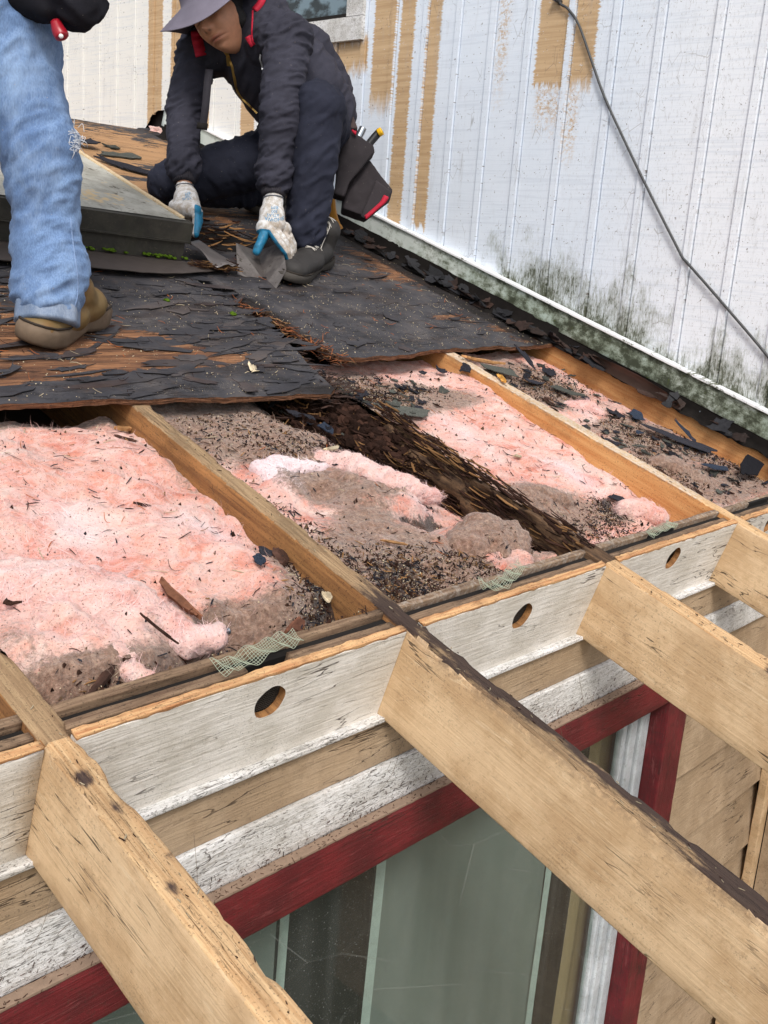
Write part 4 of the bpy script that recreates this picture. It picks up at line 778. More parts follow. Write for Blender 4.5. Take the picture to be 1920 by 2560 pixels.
wts=np.array([d_[4]*math.sqrt(d_[2]*d_[3]) for d_ in dense]); wts/=wts.sum()
def pick(r,uni):
    while True:
        if r.uniform()<uni: x,u=r.uniform(.05,2.39),r.uniform(.07,.98)
        else:
            d_=dense[r.choice(len(dense),p=wts)]; x,u=r.normal(d_[0],d_[2]*.6),r.normal(d_[1],d_[3]*.6)
        if .045<x<2.39 and .066<u<(.80 if x<1.17 else 1.0) and not any(abs(x-q-.02)<.024 for q in(.6178,1.219,1.823)): return x,u
crm=NT('dirt_crumbs',.95,.1); crm.out(crm.at('col','Color'))
a=Acc()
for i in range(11000):
    x,u=pick(r,.10); s_=abs(r.normal(0,.0019))+.0009; n=surfn(x,u)+s_*.3; cc=(BR*r.uniform(.25,1.0) if r.uniform()<.6 else np.array(L(120,96,76))*r.uniform(.4,1.1) if r.uniform()<.6 else BK*.8)
    Q=np.array([(1,0,-.6),(-.5,.9,-.6),(-.5,-.9,-.6),(0,0,1.)])*s_*r.uniform(.5,1.3,(4,1)); ca=r.uniform(0,6.28); Rz=np.array([[math.cos(ca),-math.sin(ca),0],[math.sin(ca),math.cos(ca),0],[0,0,1]])
    a.add(Q@Rz.T+[x,u,n],[(0,1,2)[::-1],(0,1,3),(1,2,3),(2,0,3)],cc)
a.mk('dirt_crumbs',crm.m,smooth=False,label='dark rotten wood crumbs littered over the insulation',cat='debris',kind='stuff')
a=Acc()
for i in range(3600):
    x,u=pick(r,.12); n=surfn(x,u)+r.uniform(.001,.007); t_=r.uniform(0,6.28)
    cc=(BR if r.uniform()<.5 else (TN*.7 if r.uniform()<.35 else BK))*r.uniform(.4,1.1)
    chip(a,(x,u,n),(math.cos(t_),math.sin(t_),r.normal(0,.18)),r.uniform(.005,.022),r.uniform(.0006,.0028),.0009,i,cc,r.normal(0,.3))
for i in range(620):     # longer needles lying singly on the batts and on the deck
    if i<260: x,u=pick(r,1); n=surfn(x,u)+.003
    else: x=r.uniform(.3,2.3);u=r.uniform(float(ueL(x))+.01,2.1); n=dn(x,u)+.003
    t_=r.uniform(0,6.28); cc=(BR*.6 if r.uniform()<.55 else (OR*.9 if r.uniform()<.5 else CR*.7))
    chip(a,(x,u,n),(math.cos(t_),math.sin(t_),r.normal(0,.05)),r.uniform(.012,.04),r.uniform(.0006,.0016),.0007,i+5000,cc,r.normal(0,.5))
a.mk('needles_and_chips',crm.m,smooth=False,label='brown needles and small wood chips scattered on insulation and deck',cat='debris',kind='stuff')
a=Acc()
oct_=np.array([(1,0,0),(-1,0,0),(0,1,0),(0,-1,0),(0,0,1),(0,0,-1)],float); of=[(0,2,4),(2,1,4),(1,3,4),(3,0,4),(2,0,5),(1,2,5),(3,1,5),(0,3,5)]
for i in range(6000):
    if i<3600:
        x,u=pick(r,.05); n=surfn(x,u)+.002
    else:
        x=r.uniform(.2,2.35);u=r.uniform(float(ueL(x))+.004,2.2 if r.uniform()<.6 else 1.45); n=dn(x,u)+.001
    s_=r.uniform(.0006,.0017)*(1.6 if r.uniform()<.03 else 1); a.add(oct_*s_*r.uniform(.6,1.3,(1,3))+[x,u,n],of,CR*r.uniform(.55,1.15))
a.mk('pale_granules',crm.m,smooth=False,label='tiny cream coloured granules strewn over the rotten wood and deck',cat='debris',kind='stuff')
# fallen cobweb and grime bits on rafter tails and frieze: twiggy specks
a=Acc()
for i in range(420):
    k=r.integers(0,4); x0=[-.0015,.6178,1.217,1.823][k]; u=r.uniform(-1.2,1.0 if k!=2 else 0); 
    t_=r.normal(1.57,.5); chip(a,(x0+r.uniform(.003,.037),u,.0015),(math.cos(t_),math.sin(t_),r.normal(0,.1)),r.uniform(.001,.009),r.uniform(.0005,.0018),.0008,i,(BR if r.uniform()<.4 else CR*.6)*r.uniform(.6,1),0.)
a.mk('rafter_grit',crm.m,smooth=False,label='grit and slivers lying along the tops of the rafters',cat='debris',kind='stuff')
a=Acc()
for i in range(900):
    x=r.uniform(-.4,1.64); 
    if r.uniform()<.5: p=(x,r.uniform(.012,.036),-.333)
    else: p=(x,.0335+r.uniform(-.001,.001),-.336+abs(r.normal(0,.02)))
    t_=r.uniform(0,6.28); chip(a,p,(math.cos(t_),0 if p[1]>.03 else .3*math.sin(t_),math.sin(t_)*(1 if p[1]>.03 else .2)),r.uniform(.001,.009),r.uniform(.0004,.0014),.0006,i,BR*r.uniform(.5,1.6),0.)
a.mk('ledge_debris',crm.m,smooth=False,roof=False,label='dark cobwebby bits along the ledge above the red window trim',cat='debris',kind='stuff')
# crumbling rot heaped at the top of the rotten rafter
a=Acc()
for i in range(520):
    t=r.uniform(0,1); x=r.normal(1.14+.02*t,.06-.03*t); u=.95-.36*t+r.normal(0,.03); n=-.075+.03*r.uniform(0,1)+.03*math.exp(-((x-1.2)/.05)**2); V,F=lump((x,u,n),(r.uniform(.004,.016),r.uniform(.006,.022),r.uniform(.004,.012)),i,.7,1,6); a.add(V,F,(BR*.45 if r.uniform()<.75 else BR)*r.uniform(.5,1.1))
for i in range(900):
    t=r.uniform(0,1)**1.3; x=min(r.normal(1.13+.04*t,.08-.04*t),1.30 if t<.5 else 1.20); u=.96-.46*t+r.normal(0,.04); n=-.065+.035*r.uniform(0,1)
    chip(a,(x,u,n),(r.normal(.3,.5),r.normal(-1,.5),r.normal(0,.3)),r.uniform(.008,.05),r.uniform(.001,.006),.0012,i,(BR*.6 if r.uniform()<.8 else TN*.5)*r.uniform(.5,1.1),.2)
for i in range(700):
    u=r.uniform(.06,.70); w_=ss(.04,.2,u); side=r.uniform()<.55
    x=1.214+r.normal(0,.004) if side else r.uniform(1.212,1.266); n=(r.uniform(-.10,-.004) if side else .004+r.normal(0,.004))
    chip(a,(x,u,n),(r.normal(0,.10),1,r.normal(0,.10)),r.uniform(.015,.075)*(.4+.6*w_),r.uniform(.002,.007),.0016,i+7000,(BR*.8 if r.uniform()<.6 else BR*.4 if r.uniform()<.5 else TN*.6)*r.uniform(.5,1.1),.1)
a.mk('rot_heap',crm.m,smooth=False,label='crumbled dark brown rot and splinters on and above the rotten rafter',cat='debris',kind='stuff')
a=Acc()
for i in range(230):
    k=r.uniform()
    if k<.62: x,u=r.uniform(1.88,2.38),r.uniform(.12,.97)
    elif k<.85: x,u=r.normal(1.42,.12),r.normal(.82,.07)
    else: x,u=r.normal(1.10,.09),r.normal(.78,.09)
    if abs(x-1.84)<.03 or u>.98 or x>2.39: continue
    flake(a,(x,u,surfn(x,u)+.004+(.03 if k>.85 else 0)),r.uniform(.008,.042),r.uniform(.006,.026),r.uniform(0,3),.0018,.003,(r.normal(0,.15),r.normal(0,.15)),4000+i,9,.5,(BK if r.uniform()<.5 else GY*.65 if r.uniform()<.7 else BR)*r.uniform(.5,1.2))
a.mk('shingle_crumbs',sh_m.m,smooth=False,label='small broken shingle and felt crumbs littering the right hand bays',cat='debris',kind='stuff')
# ================= SINGLE SCRAPS
GS='torn shingle scraps lying on the insulation'
for i,(x,u,sx,su,rot,cc,lb,dz,tl) in enumerate([
 (2.252,.558,.075,.055,.5,BLU,'square blue-black shingle scrap lying in the middle of the bay by the white wall',.012,(.1,.1)),
 (2.185,.966,.035,.11,.25,BK,'tall black shingle shard sticking up at the deck edge near the white wall',.03,(0,.5)),
 (1.354,.694,.10,.05,-.3,GY*.8,'wide grey green granule shingle scrap just above the rotten rafter',.012,(0,0)),
 (1.337,.742,.05,.035,.3,GY*.6,'smaller grey shingle scrap touching the wide grey green one',.014,(0,0)),
 (1.718,.921,.035,.03,.8,BK,'small black scrap on clean pink wool right under the deck edge',.01,(0,0)),
 (1.639,.922,.028,.022,.1,BK,'tiny black scrap left of the small black scrap under the deck edge',.01,(0,0)),
 (2.004,.93,.12,.06,-.5,GY*.75,'grey granule shingle piece beside the split top of the clean orange rafter',.012,(0,0)),
 (2.236,.90,.07,.045,.3,BK,'crumpled black scrap right of the tall shard at the deck edge',.012,(0,.1)),
 (2.07,.83,.06,.03,-.6,BK*1.2,'dark scrap halfway up the bay by the white wall',.012,(0,0)),
 (2.15,.76,.13,.05,-.7,GY*.6,'long grey scrap above the square blue-black shingle scrap',.012,(0,0)),
 (2.17,.60,.035,.028,.4,BK,'pointed black scrap left of the square blue-black shingle scrap',.014,(0,0)),
 (2.153,.485,.035,.02,.2,BLU,'small oval blue-black scrap below the square blue-black shingle scrap',.014,(0,0)),
 (2.27,.40,.22,.06,-.95,BK*1.3,'long dark mossy shingle strip running down the bay by the white wall',.012,(0,0)),
 (2.20,.255,.09,.035,-.5,BLU,'blue-grey shingle scrap at the lower end of the long dark strip',.016,(0,0)),
 (2.29,.19,.17,.06,.3,BK*.5,'large jagged black felt scrap at the right frame edge above the strips',.03,(.05,.15)),
 (2.36,.44,.12,.045,-1.1,BLU,'blue-black felt strip against the orange rafter along the wall',.02,(-.5,0)),
 (1.150,.735,.055,.055,.2,BLU*.9,'round-cornered slate grey scrap on the dark rotten heap',.035,(0,.3)),
 (1.06,.69,.035,.045,.6,BLU*.8,'slate scrap left of the brown bark sliver on the rotten heap',.02,(0,.2)),
 (1.09,.79,.05,.025,0,BK,'dark scrap under the broken deck edge above the rotten heap',.02,(0,.3)),
 (.518,.256,.026,.024,.3,BLU*.8,'small square black scrap alone on the big pink batt',.008,(0,.1)),
 (.096,.273,.035,.02,.1,BR*.8,'dark brown bark scrap near the left frame edge on the big pink batt',.012,(0,0)),
 (.585,.31,.02,.03,.2,BK,'dark scrap on the big pink batt against the black-topped rafter',.008,(.2,0)),
 (1.66,.24,.06,.03,-.4,BK,'black scrap at the lower end of the bay left of the clean orange rafter',.012,(0,0)),
 (1.80,.90,.04,.03,.5,BK*.8,'dark curled scrap leaning on the clean orange rafter',.02,(.3,0)),
]):
    a=Acc(); flake(a,(x,u,surfn(x,min(u,.99))+dz),sx,su,rot,.0022,.004,tl,300+i,18,.3,cc); a.mk('shingle_scrap',sh_m.m,smooth=False,label=lb,cat='shingle scrap',group=GS)
cw_=NT('chip_wood',.85,.2); m=cw_; g=m.noise((60,60,60),1,5,.7); mxn=m.nd('ShaderNodeMix',data_type='RGBA',blend_type='MULTIPLY'); m.put(mxn.inputs[0],1.0); m.put(mxn.inputs[6],m.at('col','Color')); m.put(mxn.inputs[7],m.ramp(g,[(.3,(.5,.5,.5)),(.7,(1.4,1.4,1.4))])); m.out(mxn.outputs[2],normal=m.bump(g,.6,.002))
def bigchip(x,u,dz,d,ln,w,t,cc,lb,sd,name='wood_splinter',cat='splinter'):
    a=Acc(); n=surfn(x,u)+dz
    for q in range(4): chip(a,(x+.0012*q*d[1]*w/.006,u-.0012*q*d[0]*w/.006,n+.001*q),d,ln*(1-.12*q),w*(.55+.1*q),t,sd*7+q,cc*(1-.12*q),.1)
    a.mk(name,cw_.m,smooth=False,label=lb,cat=cat,group='wood splinters on the insulation')
bigchip(.335,.215,.014,(.16,-1,-.15),.095,.013,.008,np.array(L(132,88,66)),'thick reddish splinter standing out of the lower edge of the big pink batt',1)
bigchip(.447,.492,.006,(.7,-.6,0),.032,.006,.003,BR*1.2,'dark sliver in the middle of the big pink batt',2)
bigchip(.552,.72,.008,(.6,-.6,0),.045,.006,.004,BR*1.6,'brown sliver near the top of the big pink batt',3)
bigchip(.60,.80,.010,(1,-.3,0),.035,.012,.006,TN,'short tan chip by the top of the black-topped rafter',4)
bigchip(.62-.03,.285,.008,(.4,1,0),.05,.016,.006,BR*1.5,'grey brown chip wedged against the black-topped rafter',5)
bigchip(.50,.13,.012,(1,.5,0),.05,.016,.007,np.array(L(112,74,58)),'reddish block of rotten wood by the nail',6)
bigchip(.60,.165,.014,(.3,1,0),.03,.010,.003,CR,'cream chip in the crumbs at the corner of the wide bay',7)
bigchip(.13,.098,.012,(1,.75,0),.11,.009,.006,BR*1.2,'long dark stick beside the nearest rafter',8)
bigchip(.225,.12,.03,(.35,-1,-.2),.07,.003,.003,BR*1.1,'thin dark twig poking from the fluffy tuft',9)
bigchip(1.16,.70,.03,(.3,-1,-.2),.07,.022,.006,BR,'broad brown bark sliver on the rotten heap',10)
bigchip(1.11,.735,.04,(.75,-.65,0),.055,.007,.004,TN*1.15,'bright tan splinter on the rotten heap',11)
bigchip(.98,.585,.012,(1,.1,0),.05,.012,.003,CR*.9,'pale split chip beside the white curl of wool',12)
bigchip(.965,.53,.010,(1,-.25,0),.045,.004,.003,BK,'black twig just below the pale split chip',13)
bigchip(.85,.25,.012,(.7,-.5,0),.055,.005,.003,TN*1.1,'tan needle-like splinter over the dark crumbs',14)
bigchip(1.90,.92,.052,(.9,-.45,0),.15,.016,.006,TN*1.3,'long split splinter peeling from the deck edge over the clean orange rafter',15)
bigchip(1.84,.80,.045,(.5,.75,0),.06,.014,.004,L(226,168,84)*np.ones(3),'bright yellow splinter lying on the clean orange rafter',16)
bigchip(1.70,.21,.012,(.6,.2,0),.03,.010,.003,TN*1.2,'small tan chip at the lower end of the bay left of the orange rafter',17)
bigchip(1.51,.46,.008,(.8,-.4,0),.025,.008,.003,CR*.8,'small cream chip in the pink bay between rotten and orange rafters',18)
bigchip(.98,.75,.01,(1,-.2,0),.06,.004,.003,BR,'dark twig under the slate scraps of the rotten heap',19)
# torn paper bit on the deck
a=Acc(); flake(a,(1.0,.905,.019),.035,.022,.3,.0008,.008,(0,.35),77,12,.7,CR*1.1); a.mk('paper_scrap',fk_m.m,label='crumpled cream paper scrap on the black felt near the deck edge',cat='paper scrap')
# ---- nails
nm=simple('galvanised_steel',L(130,140,150),.35,.5,80,.2,.1,.8)
def nail(p,d,ln,lb,r_=.0016,grp='nails bent out of the wall rafter'):
    d=np.array(d,float);d/=np.linalg.norm(d);p=np.array(p,float); V,F=tube([p,p+d*ln*.5+[0,.0,.001],p+d*ln],r_,8); o=mk('nail',V,F,nm,label=lb,cat='nail',group=grp)
    V,F=tube([p+d*(ln-.0012),p+d*(ln+.0012)],r_*2.3,10); mk('nail_head',V,F,nm,o)
nail((.315,.135,surfn(.315,.135)+.018),(1,.12,.05),.062,'bright steel nail lying on the crumbs beside the green mesh strip',.0024,None)
for i,(u,t) in enumerate([(.97,.3),(.93,-.1),(.62,.2),(.55,-.3),(.44,.15),(.38,.35)]): nail((2.407,u,.012),(-.25,t,1),.030,['topmost nail standing on the wall rafter at the deck edge','second nail on the wall rafter below the deck edge','upper nail of the middle pair on the wall rafter','lower nail of the middle pair on the wall rafter','nail on the wall rafter above the black felt strip','lowest nail on the wall rafter'][i],.0011)
nail((1.235,-.36,-.002),(.1,.2,1),.012,'rusty bent nail in the top of the tail beyond the rotten rafter',.0018,None)
# ---- green mesh strips
gmsh=simple('pale_green_mesh',L(164,172,152),.9,.1,50,.35,.1)
def meshstrip(path,w,lb,sd):
    P=spline(path,14); tg=np.gradient(P,axis=0); tg/=np.linalg.norm(tg,axis=1)[:,None]; b=np.stack([-tg[:,1],tg[:,0],0*tg[:,0]],-1); a=Acc(); n=int(w/.0036)
    S_=np.linspace(0,1,len(P)); 
    def pt(i,q): 
        wv=.006*math.sin(i*.55+q*90)+.004*math.sin(i*.2+sd); return P[i]+b[i]*q*(1+.18*math.sin(i*.3+sd))+[0,0,.005+wv*.6+abs(q)*.15]
    for j in range(n+1): q=-w/2+w*j/n; a.add(*tube([pt(i,q) for i in range(len(P))],.00042,4))
    L_=np.r_[0,np.cumsum(np.linalg.norm(np.diff(P,axis=0),axis=1))]; 
    for d_ in np.arange(0,L_[-1],.0038):
        i=int(np.searchsorted(L_,d_)); i=min(i,len(P)-1); a.add(*tube([pt(i,-w/2+w*j/6) for j in range(7)],.00042,4))
    a.mk('mesh_strip',gmsh,label=lb,cat='mesh strip',group='pale green mesh strips over the vent gap')
meshstrip([(.262,.030,.004),(.30,.034,.002),(.345,.040,.004),(.39,.046,.003),(.425,.05,.004)],.030,'pale green mesh strip nearest the camera, behind the wide vent block',1)
meshstrip([(.845,.040,.004),(.875,.026,.006),(.91,.030,.004),(.95,.045,.009),(.985,.052,.012)],.026,'twisted green mesh strip below the grey insulation clump',2)
meshstrip([(1.44,.036,.004),(1.48,.045,.004),(1.53,.040,.008),(1.57,.052,.008)],.022,'dusty mesh strip at the foot of the clean orange rafter',3)
# ================= DARK FLASHING AT THE WALL FOOT
fm=NT('dark_felt_upstand',.85,.1); n=fm.noise((1,1,1),20,5,.7); fm.out(fm.mix(n,L(10,9,9),L(38,34,32)),normal=fm.bump(n,.6,.004))
U=np.arange(-.9,3.4,.012); prof=[(-.055,.003),(-.04,.006),(-.025,.008),(-.012,.010),(-.006,.03),(-.004,.058)]
V=np.zeros((len(prof),len(U),3))
for j,(dx,nn) in enumerate(prof):
    k=np.where(U<1.02,.22,1.0)
    V[j,:,0]=Xw-.018+dx*k+(.010*f3(U,j,0,14,.9,s=5)-.004)*(1-.5*(dx>-.01))*np.where(U<1.02,.4,1); V[j,:,1]=U; V[j,:,2]=nn+.012+.012*f3(U,j*.7,3,22,.8,s=6)*(1 if j<5 else .25)
mk('felt_upstand',V.reshape(-1,3),gridF(len(prof),len(U))[:,::-1],fm.m,label='crumpled black felt turned up along the foot of the white wall',cat='felt')
a=Acc()
for i in range(150):
    u=r.uniform(-.5,2.6); flake(a,(2.385+r.normal(0,.014)-(.02 if u>1.05 else 0),u,.020+r.uniform(0,.022)),r.uniform(.01,.04),r.uniform(.02,.09),r.normal(0,.25),.0014,.004,(r.normal(.5,.4),r.normal(0,.1)),700+i,9,.7,(BK*.6 if r.uniform()<.55 else BR*.7)*r.uniform(.4,1.1))
a.mk('torn_felt_bits',fk_m.m,smooth=False,label='torn black felt bits and splinters crowded along the foot of the white wall',cat='debris',kind='stuff')
def sheet(name,P,mt,lb,cat,thick=.0015,group=None,n=10,sag=.004,sd=0,nrm=(0,0,1)):
    P=[np.array(q,float) for q in P]; A,B=np.meshgrid(np.linspace(0,1,n),np.linspace(0,1,n)); A=A[...,None];B=B[...,None]
    S_=P[0]*(1-A)*(1-B)+P[1]*A*(1-B)+P[2]*A*B+P[3]*(1-A)*B; S_=S_+np.array(nrm)*(sag*fbm(np.concatenate([A,B,A*0],-1)*2.5,3,sd))[...,None]
    V=np.concatenate([S_.reshape(-1,3)+np.array(nrm)*thick,S_.reshape(-1,3)]); F=gridF(n,n); N_=n*n; bd=list(range(n))+[i*n+n-1 for i in range(1,n)]+[N_-2-i for i in range(n-1)]+[i*n for i in range(n-2,0,-1)]
    F=[tuple(f) for f in F]+[tuple(f[::-1]+N_) for f in F]+[(bd[i],bd[(i+1)%len(bd)]+0,bd[(i+1)%len(bd)]+N_,bd[i]+N_)[::-1] for i in range(len(bd))]
    return mk(name,V,F,mt,label=lb,cat=cat,group=group)
met=simple('dull_grey_metal',L(112,106,104),.42,.5,26,.35,.25,.35)
a=Acc()
U=np.linspace(.86,.50,40); prof=[(0,.0),(.0,.018),(-.006,.034),(-.018,.042)]
V=np.zeros((4,40,3))
for j,(dx,nn) in enumerate(prof): V[j,:,0]=2.385+dx-.012*np.sin((U-.5)*9)+.003*f3(U,j,0,20,1,s=2); V[j,:,1]=U; V[j,:,2]=.018+nn*(.5+.6*np.sin((U-.5)/.36*3.14)**.5)
bs=mk('bent_flashing',V.reshape(-1,3),gridF(4,40),simple('brown_bent_metal',L(74,62,56),.4,.5,20,.3,.2,.3),label='bent brown metal strip curling up along the wall rafter',cat='flashing')
# flat metal sheet by the left glove and debris under it
sheet('metal_sheet',[(1.3607,1.6978,0.0600),(1.4283,1.7388,0.0550),(1.4388,1.5557,0.0450),(1.3603,1.5453,0.0400)],met,'flat grey metal sheet lying between the roof box and the folded flashing','flashing',sag=.01,sd=3)
a=Acc()
for i in range(260):
    t=r.uniform(0,1); p=np.array((1.3119,1.5797,0.0320))*(1-t)+np.array((1.4353,1.5640,0.0360))*t+[r.normal(0,.01),r.normal(0,.012),r.normal(0,.004)]
    chip(a,p,(r.normal(1,.4),r.normal(-.2,.5),0),r.uniform(.01,.045),r.uniform(.001,.006),.001,i,(BR if r.uniform()<.6 else TN*.6)*r.uniform(.4,1),.2)
a.mk('bark_debris',crm.m,smooth=False,label='brown needles and bark matted under the flat metal sheet',cat='debris',kind='stuff')
# rotten black hole beside the curb: chunks
a=Acc()
for i in range(170):
    x=r.normal(1.60,.13); u=r.normal(1.93,.09); cc=(BR*.5 if r.uniform()<.7 else TN*.6)*r.uniform(.4,1.2); V,F=lump((x,u,-.028+r.uniform(0,.02)),r.uniform(.006,.022),i,.6,.6,6); a.add(V,F,cc)
for i in range(120):
    x=r.normal(1.62,.15); u=r.normal(1.95,.1); chip(a,(x,u,r.uniform(-.02,.025)),(1,r.normal(.1,.4),r.normal(0,.15)),r.uniform(.03,.12),r.uniform(.004,.012),.002,i,(BR*.6 if r.uniform()<.7 else TN*.9)*r.uniform(.4,1.2),.2)
a.mk('rotten_wood_heap',crm.m,label='black rotten wood rubble in the hole between the two gloves',cat='debris',kind='stuff')
# ridge things
bm=simple('brown_board_scrap',L(96,78,66),.8,.2,20,.2,.2)
sheet('board_scrap',[(2.4894,3.6446,-0.0155),(2.5170,3.5370,0.0101),(2.5169,3.5652,0.0459),(2.5334,3.6122,0.0635)],bm,'pointed brown board scrap standing on the ridge behind the worker','board scrap',.006,nrm=(.2,-1,0),sag=.002)
V,F=lump((2.4612,3.5148,0.0047),.045,9,.6,.6,18); mk('insulation_tuft',V,F,PINK.m,cols=np.tile([.45,.1,.2],(len(V),1)),label='small dirty pink insulation tuft on the ridge behind the worker',cat='insulation')
V,F=lump((2.4214,3.5582,-0.0065),(.05,.03,.014),12,.6,.6,12); mk('debris_pile',V,F,feltm,cols=np.zeros((len(V),3)),label='small dark debris pile on the ridge left of the pink tuft',cat='debris')
for i,(q,sx,su,lb) in enumerate([((258,327),.20,.09,'torn grey shingle piece on bare plywood behind the roof box'),((275,370),.26,.06,'black felt strip on the plywood along the upper edge of the roof box'),((235,318),.10,.05,'small shingle piece above the torn grey shingle piece'),((190,305),.1,.07,'black felt lump beside the torn knee of the jeans')]):
    p=[(1.8534,2.8853,0.0180),(1.7718,2.6616,0.0180),(1.8868,3.0041,0.0180),(1.7388,2.9634,0.0300)][i]
    a=Acc(); flake(a,p,sx,su,[.1,-.7,.2,.4][i],.004,.008,(0,0),500+i,18,.5,(GY*.7,BK,GY*.5,BK)[i]); a.mk('shingle_scrap',sh_m.m,smooth=False,label=lb,cat='shingle scrap',group='shingle scraps on the bare plywood')
# ================= PEOPLE
def folds(V,N,segs,seed=0):
    """cloth folds running across each limb segment (a,b,radius,amp,freq)"""
    D=np.zeros(len(V)); Wt=np.zeros(len(V))+1e-6
    for i,(a,b,rad,amp,fq) in enumerate(segs):
        a=np.array(a);b=np.array(b); d=b-a; L_=np.linalg.norm(d); d=d/L_; r_=V-a; s_=r_@d; sc_=np.clip(s_,0,L_); q=r_-sc_[:,None]*d; dist=np.linalg.norm(q,axis=1)
        w_=np.exp(-(np.maximum(dist-rad,0)/(.03))**2)/(dist+.01)**2
        h=np.array([.3,.5,.8]); e1=np.cross(d,h); e1/=np.linalg.norm(e1); e2=np.cross(d,e1); x=q@e1/rad; y=q@e2/rad
        P=np.stack([s_*fq+1.1*x+.5*y,x*1.1+s_*4,y*1.1],-1); f=fbm(P+seed*7.7+i*3.1,3,seed+i,.45); rd=np.maximum(1-np.abs(f)*3.0,-.2)
        near=.45+.55*np.exp(-((sc_-L_)/(.28*L_))**2)+.35*np.exp(-(sc_/(.25*L_))**2)
        D+=w_*rd*amp*near; Wt+=w_
    D/=Wt; D+=.0008*fbm(V*70,3,seed)
    return V+N*D[:,None]
def cloth(name,c1,c2,rough=.85,weave=(900,900,900),sheen=.0,wear=None):
    m=NT(name,rough,.2); n=m.noise((1,1,1),5,5,.6); f=m.noise(weave,1,2,.5); c=m.mix(m.st(n,.3,.7),c1,c2); c=m.mix(m.ma('MULTIPLY',m.st(f,.4,.6),.4),c,tuple(x*.6 for x in c1))
    if wear: c=m.mix(m.ma('MULTIPLY',m.st(m.ma('ADD',m.noise((1,1,.5),13,5,.65),m.ma('MULTIPLY',m.ma('SUBTRACT',m.noise((420,420,60),1,3,.7),.5),.45)),.42,.76),.5),c,wear)
    c=m.mix(m.ma('MULTIPLY',m.st(m.noise((1,1,1),170,2),.735,.76),.5),c,L(170,160,145)); m.p.inputs['Sheen Weight'].default_value=sheen
    return m.out(c,normal=m.bump(f,.3,.0008))
jackm=cloth('charcoal_jacket_cloth',L(48,48,58),L(62,62,74)); pantm=cloth('navy_work_trousers',L(32,34,46),L(46,49,64)); ribm=cloth('ribbed_cuff',L(44,42,48),L(60,58,64))
bjack=cloth('black_jacket_cloth',L(20,20,26),L(34,34,42)); jeanm=cloth('faded_denim',L(92,118,158),L(122,150,188),weave=(420,420,160),wear=L(150,174,206),sheen=.05)
glovm=NT('glove_knit_and_rubber',.7,.3); m=glovm; gn=m.noise((1,1,1),60,4,.7); gw=m.mix(m.st(gn,.38,.62),L(208,208,208),L(172,164,154)); gw=m.mix(m.ma('MULTIPLY',m.st(m.ma('ADD',m.noise((1,1,1),22,4,.7),m.ma('MULTIPLY',m.ch(1),.3)),.55,.8),.6),gw,L(150,132,112)); gb=m.mix(m.st(gn,.4,.7),L(34,118,156),L(52,96,118)); m.out(m.mix(m.st(m.ch(0),.45,.55),gw,gb),rough=m.ma('SUBTRACT',.85,m.ma('MULTIPLY',m.ch(0),.4)),normal=m.bump(m.noise((1,1,1),700,2),.3,.001))
skinm=NT('skin',.5,.4); m=skinm; m.p.inputs['Subsurface Weight'].default_value=.15; m.p.inputs['Subsurface Radius'].default_value=(.008,.003,.002); m.p.inputs['Subsurface Scale'].default_value=1.
sk=m.noise((1,1,1),60,4); mxn=m.nd('ShaderNodeMix',data_type='RGBA',blend_type='MULTIPLY'); m.put(mxn.inputs[0],1.0); m.put(mxn.inputs[6],m.at('col','Color')); m.put(mxn.inputs[7],m.ramp(sk,[(.3,(.88,.88,.88)),(.7,(1.06,1.06,1.06))])); m.out(mxn.outputs[2],normal=m.bump(sk,.1,.001))
hairm=simple('black_hair',(.008,.007,.008),.6,.3,200,.5,.8); redm=simple('red_nylon',L(168,22,48),.7,.3,60,.2); goldm=simple('brass',L(206,170,96),.35,.5,60,.2,.1,.7)
CR_,CU_,CT_=[RW(q) for q in R3]      # camera right, up, back in world axes: used only to pose the head
EYE=RW((-0.5336,-0.7605,0.8369))
def bvh_of(V,F): return BVHTree.FromPolygons([tuple(v) for v in V],F)
def hit(b,p,off=.001):
    p=np.array(p); d=p-EYE; d/=np.linalg.norm(d); q=b.ray_cast(Vector(EYE),Vector(d))
    return np.array(q[0])-d*off if q[0] is not None else p
def J(*a): return RW(a)
def path_on(b,pts,n=6,off=.002): return np.array([hit(b,q,off) for q in spline([RW(p_) for p_ in pts],n)])
def ribbon3(P,w,t,side):
    P=np.array(P); tg=np.gradient(P,axis=0); tg/=np.linalg.norm(tg,axis=1)[:,None]+1e-9; s_=np.cross(tg,side); s_/=np.linalg.norm(s_,axis=1)[:,None]+1e-9; up=np.cross(s_,tg); V=[]
    for i in range(len(P)): V+=[P[i]+s_[i]*w/2+up[i]*t/2,P[i]-s_[i]*w/2+up[i]*t/2,P[i]-s_[i]*w/2-up[i]*t/2,P[i]+s_[i]*w/2-up[i]*t/2]
    n=len(P); return np.array(V),[tuple(f) for f in gridF(n,4,True)]+[(0,1,2,3)[::-1],(4*n-4,4*n-3,4*n-2,4*n-1)]
